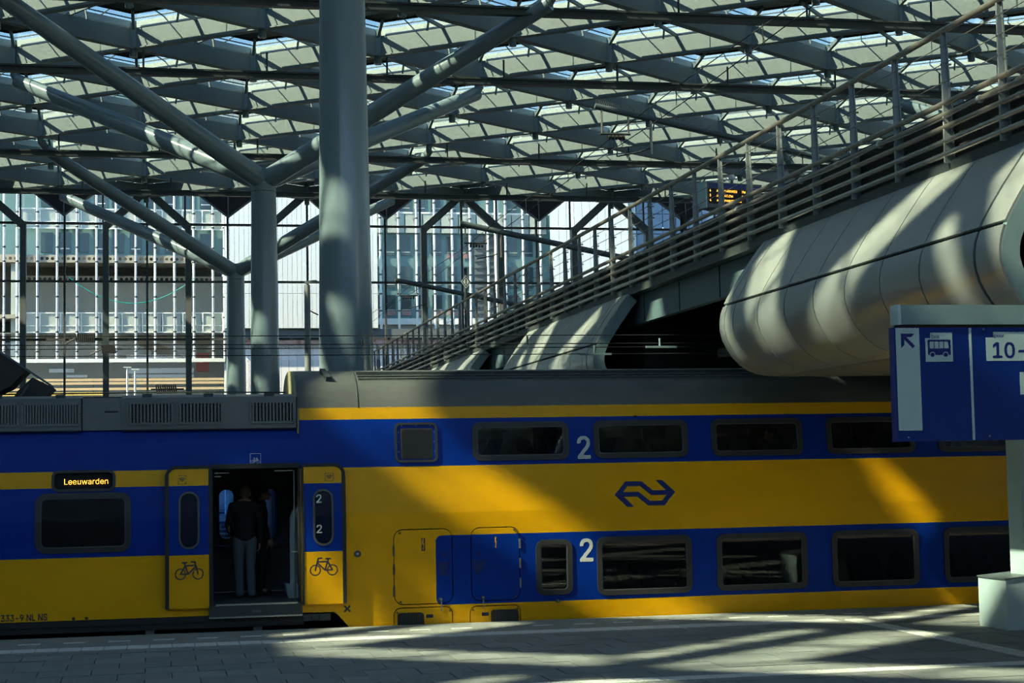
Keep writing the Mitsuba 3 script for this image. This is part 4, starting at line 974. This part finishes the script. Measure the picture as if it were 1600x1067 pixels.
for z0, z1 in ((7.05, 7.24), (6.80, 6.98), (6.38, 6.56)): slab('board', -14, 5.2, z0, z1, 130, 'mat_hoarding', Ho, .06)
for x in np.arange(-13.5, 5.2, 2.3): slab('post', x, x + .06, 5.3, 7.25, 130.06, 'mat_mid_steel', Ho, .08)
slab('yellow_board', -14, -3.2, 6.0, 6.25, 129.9, 'mat_hoarding_yellow', Ho, .06)
slab('low_wall', -14, 5.3, 4.5, 6.0, 130.3, 'mat_concrete_warm', Ho, .3)
for x, z in ((-1.8, 7.9), (-1.25, 7.75)):
    t = thing('lamp_post', f'slim pale lamp post beyond the timber barrier, {"left, taller" if z > 7.8 else "right, shorter"} of the pair', 'lamp post')
    put('pole', MB().tube([(x, 128, 4.5), (x, 128, z)], .07, 8), 'mat_white', t); put('head', MB().box(x - .28, x + .28, 127.9, 128.1, z, z + .07), 'mat_white', t)
B = thing('white_building', 'building clad in tall narrow white panels between the forked columns and the thick column', 'building')
YB = 130.
for q, x in enumerate(np.arange(5.32, 16.5, .36)):
    for z0, z1 in ((10.95, 13.55), (13.58, 22.), (22.03, 30)): slab('panel', x + .012, x + .348, z0, z1, YB, 'mat_white_panel', B, .1)
slab('backing', 5.3, 16.7, 10.9, 30, YB + .1, 'mat_facade_teal', B, .3)
slab('soffit', 5.9, 24, 10.1, 10.9, YB + .3, 'mat_facade_dark', B, 6)
slab('dark_band', 5.9, 24, 9.75, 10.15, YB + .1, 'mat_maroon', B, .3)
for x in np.arange(5.9, 15.6, .60): slab('low_panel', x + .012, x + .588, GZ, 9.7, YB + .6, 'mat_white_panel_low', B, .1)
for x in np.arange(15.6, 23.5, .62): slab('low_panel', x + .10, x + .52, GZ, 9.7, YB + .6, 'mat_white_panel_low', B, .1)
slab('low_backing', 5.9, 24, GZ, 9.7, YB + .8, 'mat_facade_dark', B, .1)
C = thing('teal_glass_building', 'teal glass building with rows of dark windows and white mullions right of the thick column', 'building')
YC = 140.
slab('facade', 14., 33.3, 12.1, 30, YC + 1, 'mat_facade_teal', C)
for z0, z1 in ((21.6, 24.0), (17.9, 19.5), (15.2, 17.0), (13.1, 14.6)):
    for q, x in enumerate(np.arange(17.6, 31.0, 1.30)):
        if x > 26.5 and x < 28.5: continue
        k = slab('window', x, x + .84, z0, z1, YC + .92, 'mat_facade_window', C, .1)
        put('desk_strip', MB().box(x + .05, x + .8, YC + .90, YC + .93, z0 + .25, z0 + .31), 'mat_balustrade', k)
        if z0 < 14 or (q in (5, 6) and z0 > 17 and z0 < 19): put('blind', MB().box(x, x + .84, YC + .90, YC + .93, z0 - .2, z0 + .2), 'mat_pink_brick', k)
slab('dark_bay', 26.4, 29.0, 12.6, 19.6, YC + .85, 'mat_facade_dark', C, .1)
for z in np.arange(13, 19.4, .55): slab('bay_slat', 26.4, 29.0, z, z + .1, YC + .75, 'mat_mid_steel', C, .1)
for x in np.arange(17.5, 32.5, 1.51): slab('balustrade_panel', x + .05, x + 1.46, 19.75, 21.4, YC + .5, 'mat_balustrade', C, .05)
slab('rail_top', 17., 33, 21.35, 21.5, YC + .45, 'mat_mullion', C, .1)
for x in [18.38 + 1.505 * k for k in range(-3, 10)] + [28.15, 32.92]:
    k = put('mullion', MB().tube([(x, YC, 11.6), (x, YC, 29)], .10 if x != 28.15 else .2, 10), 'mat_mullion', C)
    c_ = MB()
    for z in (13.2, 14.6, 16.2, 18.2, 19.6, 20.9, 22.2): c_.tube([(x, YC, z - .06), (x, YC, z + .06)], .14, 8)
    put('collars', c_, 'mat_dark_steel', k)
slab('white_band', 14., 33.3, 12.1, 12.6, YC + .3, 'mat_mullion', C)
slab('soffit', 14., 33.3, 11.0, 12.1, YC + .6, 'mat_concrete_warm', C, 5)
for x in np.arange(22.5, 33, .62): slab('low_panel', x + .10, x + .5, GZ, 10.9, YC + 2.2, 'mat_lit_white', C, .1)
slab('low_wall', 14., 33.3, GZ, 11, YC + 2.5, 'mat_facade_dark', C)
D = thing('white_tower', 'white panelled building seen through the railing right of the teal glass building', 'building')
for q, x in enumerate(np.arange(31.9, 38.4, .66)):
    for z0, z1 in ((GZ, 14.8), (14.83, 30)): slab('panel', x + .012, x + .648, z0, z1, 136, 'mat_white_panel', D, .1)
slab('backing', 31.9, 38.6, GZ, 30, 136.1, 'mat_facade_teal', D)
E_ = thing('blue_glass_building', 'blue glass building with a grid of panes behind the railing, beside the white panelled one', 'building')
slab('facade', 38.4, 66, GZ, 32, 138.2, 'mat_blue_facade', E_)
for x in np.arange(38.6, 60, 1.15):
    for z in np.arange(11., 26, 1.7): slab('pane', x + .04, x + 1.11, z + .04, z + 1.66, 138.05, 'mat_white_panel' if (int(x * 3) % 5 == 0) else 'mat_blue_facade', E_, .1)
L = thing('street_lamp', 'grey street lamp with a flat head, between the forked and the thick column', 'street lamp')
lx = .0882 * 80
put('pole', MB().tube([(lx, 80, PZ), (lx, 80, 8.75)], [.17, .14], 14), 'mat_post', L, smooth=50)
put('arm', MB().tube([(lx, 80, 7.6), (lx + .5, 80, 7.35)], .03, 8), 'mat_dark_steel', L)
put('head', MB().hexa([(lx - .1, 79.9, 8.80), (lx + .52, 79.9, 8.86), (lx + .52, 80.1, 8.86), (lx - .1, 80.1, 8.80)], [(lx - .1, 79.9, 8.92), (lx + .42, 79.9, 8.98), (lx + .42, 80.1, 8.98), (lx - .1, 80.1, 8.92)]), 'mat_post', L)

for pre, grp in (('overhead_wire', 'overhead wires above the train'), ('coil_insulator', 'insulators on the overhead wires'), ('wire_boom', 'tram wire booms above the viaduct'), ('cladding_shell', 'cladding shells under the viaduct'),
                 ('railway_track', 'railway tracks'), ('lamp_post', 'lamp posts beyond the timber barrier'), ('service_rail', 'service rails under the roof'), ('tram_wire', 'tram wires above the viaduct'), ('section_bar', 'wire clamp bars in the dark gap')):
    for k, d in labels.items():
        if '__' not in k and (k == pre or (k.startswith(pre + '_') and k[len(pre) + 1:].isdigit())): d.setdefault('group', grp)
